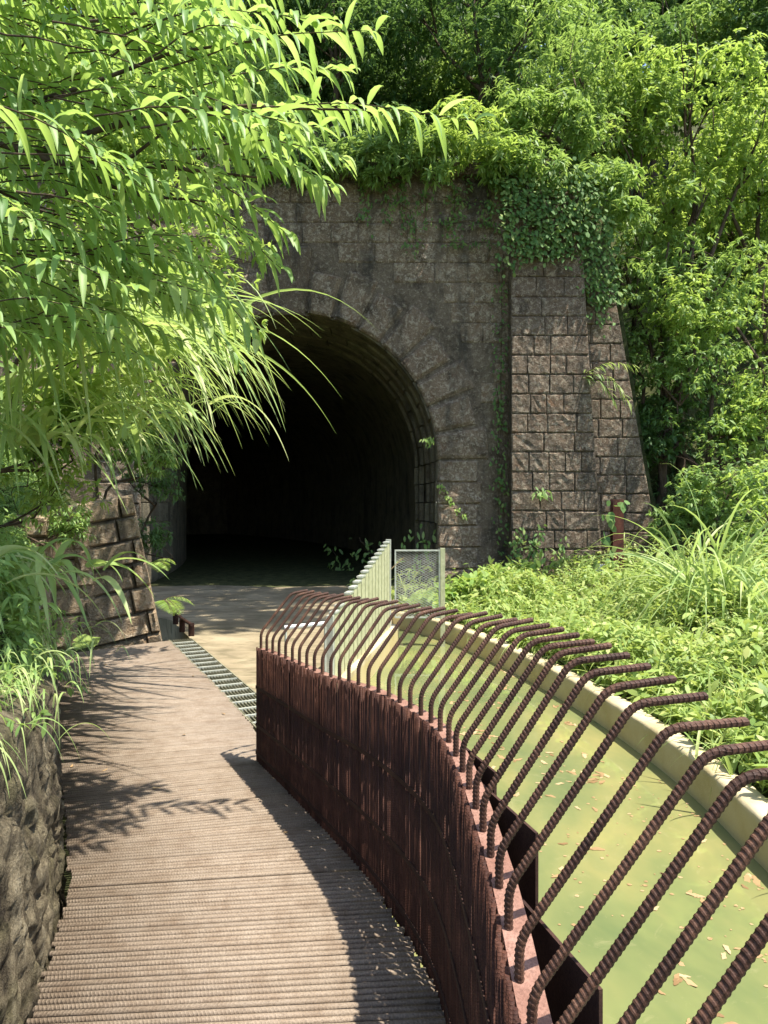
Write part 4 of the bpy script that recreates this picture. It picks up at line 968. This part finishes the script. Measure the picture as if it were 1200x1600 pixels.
climber('small plant rooted in the arch edge', [[W_(665, 690, yw), W_(672, 688, yw), W_(680, 684, yw)]], mat='bright_leaf', L=.13, W=.035, dens=40, spread=.05)
climber('small weed growing on the pier face', [[W_(838, 775, yp), W_(845, 768, yp), W_(850, 772, yp)]], mat='mid_leaf', L=.16, W=.05, dens=30, spread=.06)
climber('leafy weeds at the right tunnel wall inside the arch', [[W_(560, 840, 16.5), W_(575, 860, 16.5), W_(580, 890, 16.5)], [W_(520, 860, 18), W_(530, 880, 18), W_(540, 905, 18)], [W_(650, 830, 14.6), W_(655, 850, 14.5), W_(652, 880, 14.5)]], mat='mid_leaf', L=.17, W=.07, dens=14, spread=.16)
# bamboo sprig on the wing wall
P0 = at(905, 590, 13.8); bam = thing('bamboo_sprig', 'drooping yellow-green bamboo sprig on the wing wall', 'plant', tuple(P0))
pth = [[P0, P0 + (.45, -.2, .25), P0 + (1.0, -.25, .2)], [P0, P0 + (.45, -.25, .0), P0 + (.9, -.3, -.55)], [P0, P0 + (.35, -.2, -.1), P0 + (.6, -.3, -.5)]]
link('stem', limb_mesh([([q - P0 for q in p], .01, .004) for p in pth], 5), bam); bt = []
for p in pth:
    q = polyline(p, n=40) - P0; t = norm(np.gradient(q, axis=0)); m = 40; bt.append(leaf_batch(q, t + rng.normal(0, .45, (m, 3)) + (0, 0, -.3), .22, .024, 1.0, 'lance'))
V, Fq, a = merge(bt); link('leaves', mesh_np('leaves', V, Fq, M['grass_leaf'], True, a), bam)
# ---- ground cover on the right bank
n = 15000; s_ = .12 + .88 * rng.random(n) ** .8; d_ = rng.random(n) ** 1.2 * 5.5 + .22; P = rbank(s_, d_)
lump = np.clip(fbm(P[:, :2], 1.1, 44), -.5, .6); P[:, 2] += rng.random(n) ** .7 * (.06 + .5 * np.clip(d_ / .8, .1, 1) * np.clip(.45 + 1.3 * lump, .05, 1.2))
P = P[(P[:, 1] < 14.0) & ~((P[:, 0] < .25) & (P[:, 1] < 11.2))]; n = len(P)
A = np.c_[rng.normal(-.05, .5, n), rng.normal(-.25, .5, n), np.full(n, .8)]
o = foliage('ground_cover', [shoots(P[::2], A[::2], 6, .075, .034, 1.1, .5, 'oval', .10), shoots(P[1::4], A[1::4], 5, .13, .05, 1.0, .7, 'oval', .14), shoots(P[3::8], A[3::8], 5, .24, .02, .7, 1.2, 'lance', .1)], 'cover_leaf'); o['kind'] = 'stuff'; o['label'] = 'low sunlit leafy ground cover between the pond and the pier'; o['category'] = 'ground cover'
n = 2600; s_ = rng.random(n); d_ = rng.random(n) ** 1.6 * 4.5 + .2; P = rbank(s_, d_); P = P[(P[:, 1] < 13.9) & ~((P[:, 0] < .25) & (P[:, 1] < 11.2))]; n = len(P)
o = foliage('grass', [leaf_batch(P, np.c_[rng.normal(-.15, .4, n), rng.normal(-.1, .4, n), np.ones(n)], rng.uniform(.25, .6, n), .012, rng.uniform(.8, 2.4, n), 'blade', fold=.15)], 'grass_leaf'); o['kind'] = 'stuff'; o['label'] = 'grass blades scattered along the pond bank'; o['category'] = 'grass'
n = 900; s_ = rng.random(n); d_ = rng.random(n) * 4.5 + .25; P = rbank(s_, d_); P = P[(P[:, 1] < 13.6) & ~((P[:, 0] < .25) & (P[:, 1] < 11.2)) & (fbm(P[:, :2], .9, 91) > .0)]; n = len(P)
o = foliage('dry_grass', [leaf_batch(P + (0, 0, .05), np.c_[rng.normal(0, .6, (n, 2)), np.ones(n)], rng.uniform(.25, .6, n), .008, rng.uniform(.3, 1.5, n), 'blade')], 'straw'); o['kind'] = 'stuff'; o['label'] = 'straw-coloured dry stems among the ground cover'; o['category'] = 'dry grass'
tg = [((1090, 960, 8.6), 110, 1.15, 'tallest grass clump on the right bank before the shrubs'), ((1160, 980, 8.0), 80, 1.05, 'tall grass clump at the right edge beside the tallest clump'), ((1185, 1120, 5.6), 70, .75, 'arching grass clump at the right edge above the kerb'), ((1050, 1120, 6.6), 36, .55, 'small grass clump growing behind the kerb'), ((1190, 1200, 4.4), 60, .5, 'grass clump hugging the near end of the kerb'), ((1120, 1085, 6.6), 50, .7, 'grass clump between the kerb and the tallest clump')]
for (x, y, Y), n, L, lab in tg: grass('tall_grass', lab, at(x, y, Y), n, L * (1.75 if Y > 7 else 1.05), .042 if Y > 7 else .020, 'tall grass clumps on the right bank', spread=.34, droop=1.55, rad=.16)
for x, y, Y, lab in ((735, 920, 10.6, 'broad-leaved weed at the corner of the mesh gate'), (690, 935, 10.4, 'leafy weed right behind the mesh gate'), (770, 905, 11.4, 'broad-leaved weed in front of the dark groove'), (820, 890, 12.8, 'weed clump at the left foot of the pier')):
    c = at(x, y, Y); m = 46; t = thing('weed', lab, 'plant', tuple(c), 'weeds at the foot of the portal')
    V, Fq, a = shoots(rng.normal(0, .16, (m, 3)) * (1, 1, .6), np.c_[rng.normal(0, .5, m), rng.normal(-.3, .4, m), np.full(m, .8)], 4, .17, .075, 1, .8, 'oval'); link('leaves', mesh_np('leaves', V, Fq, M['bright_leaf'], True, a), t)
# ---- ferns by the block wall
def fern(lab, P, n, L, lean):
    t = thing('fern', lab, 'fern', tuple(P), 'ferns beside the block wall'); bt = []; st = []
    for k in range(n):
        a = random.uniform(-1.2, 1.2); dv = norm(np.array([math.cos(a) * .8 + lean[0], math.sin(a) * .8 + lean[1], .7])); q = [np.zeros(3)]
        for i in range(22): q.append(q[-1] + norm(dv + np.array([0, 0, -1.5 * i / 22])) * L / 22)
        q = np.array(q); T = norm(np.gradient(q, axis=0)); sd = norm(np.cross(T, [0, 0, 1.0])); st.append((q[::4], .005, .002))
        wl = np.sin(np.linspace(.25, 1, 23) * math.pi) * L * .34 + .01
        for sgn in (1, -1): bt.append(leaf_batch(q[3:], (sd * sgn + T * .35)[3:], wl[3:], .0095, .35, 'lance'))
    link('stem', limb_mesh(st, 4), t); V, Fq, a = merge(bt); link('fronds', mesh_np('fronds', V, Fq, M['bright_leaf'], True, a), t)
fern('bright fern arching out from behind the tan block wall', at(252, 940, 9.0), 7, .46, (.6, -.55)); fern('smaller shaded fern above the bright one beside the wall', at(240, 880, 9.05), 5, .34, (.3, -.8))
for k in range(16):
    t = random.uniform(.15, .95); u = random.random(); q = (Lp[1] * (1 - t) + Lp[-1] * t) * (1 - u) + (Rp[1] * (1 - t) + Rp[-1] * t) * u
    if not (np.interp(q[1], LEFT[:, 1], LEFT[:, 0]) + .1 < q[0] < np.interp(-q[1], -WALL[:, 1], WALL[:, 0]) - .06): continue
    o = link('fallen_leaf', random.choice(fls)); sc_ = random.uniform(.008, .02); o.scale = (sc_,) * 3; o.location = (q[0], q[1], .004); o.rotation_euler = (random.gauss(0, .1), random.gauss(0, .1), random.uniform(0, 6.3))
    tag(o, 'tiny dry leaf lying on the brown bar deck', 'leaf', 'dry leaves on the deck')
# round leaf lying on the deck end
P0 = np.array([-3.38, 8.02, .03]); a = np.linspace(0, 2 * math.pi, 15)[:-1]; r_ = .145 * (1 + .12 * np.sin(3 * a)) * np.where(np.abs(a - math.pi) < .25, .55, 1)
V = [(0, 0, .02)] + [(math.cos(q) * rr * 1.1, math.sin(q) * rr * .8 , .03 + .06 * math.sin(q) + .02 * math.sin(4 * q)) for q, rr in zip(a, r_)]
o = link('round_leaf', mesh_np('round_leaf', V, [(0, i + 1, (i + 1) % 14 + 1) for i in range(14)], M['bright_leaf'], True, np.full(15, .7)), loc=tuple(P0)); tag(o, 'single big round green leaf at the foot of the block wall', 'leaf')
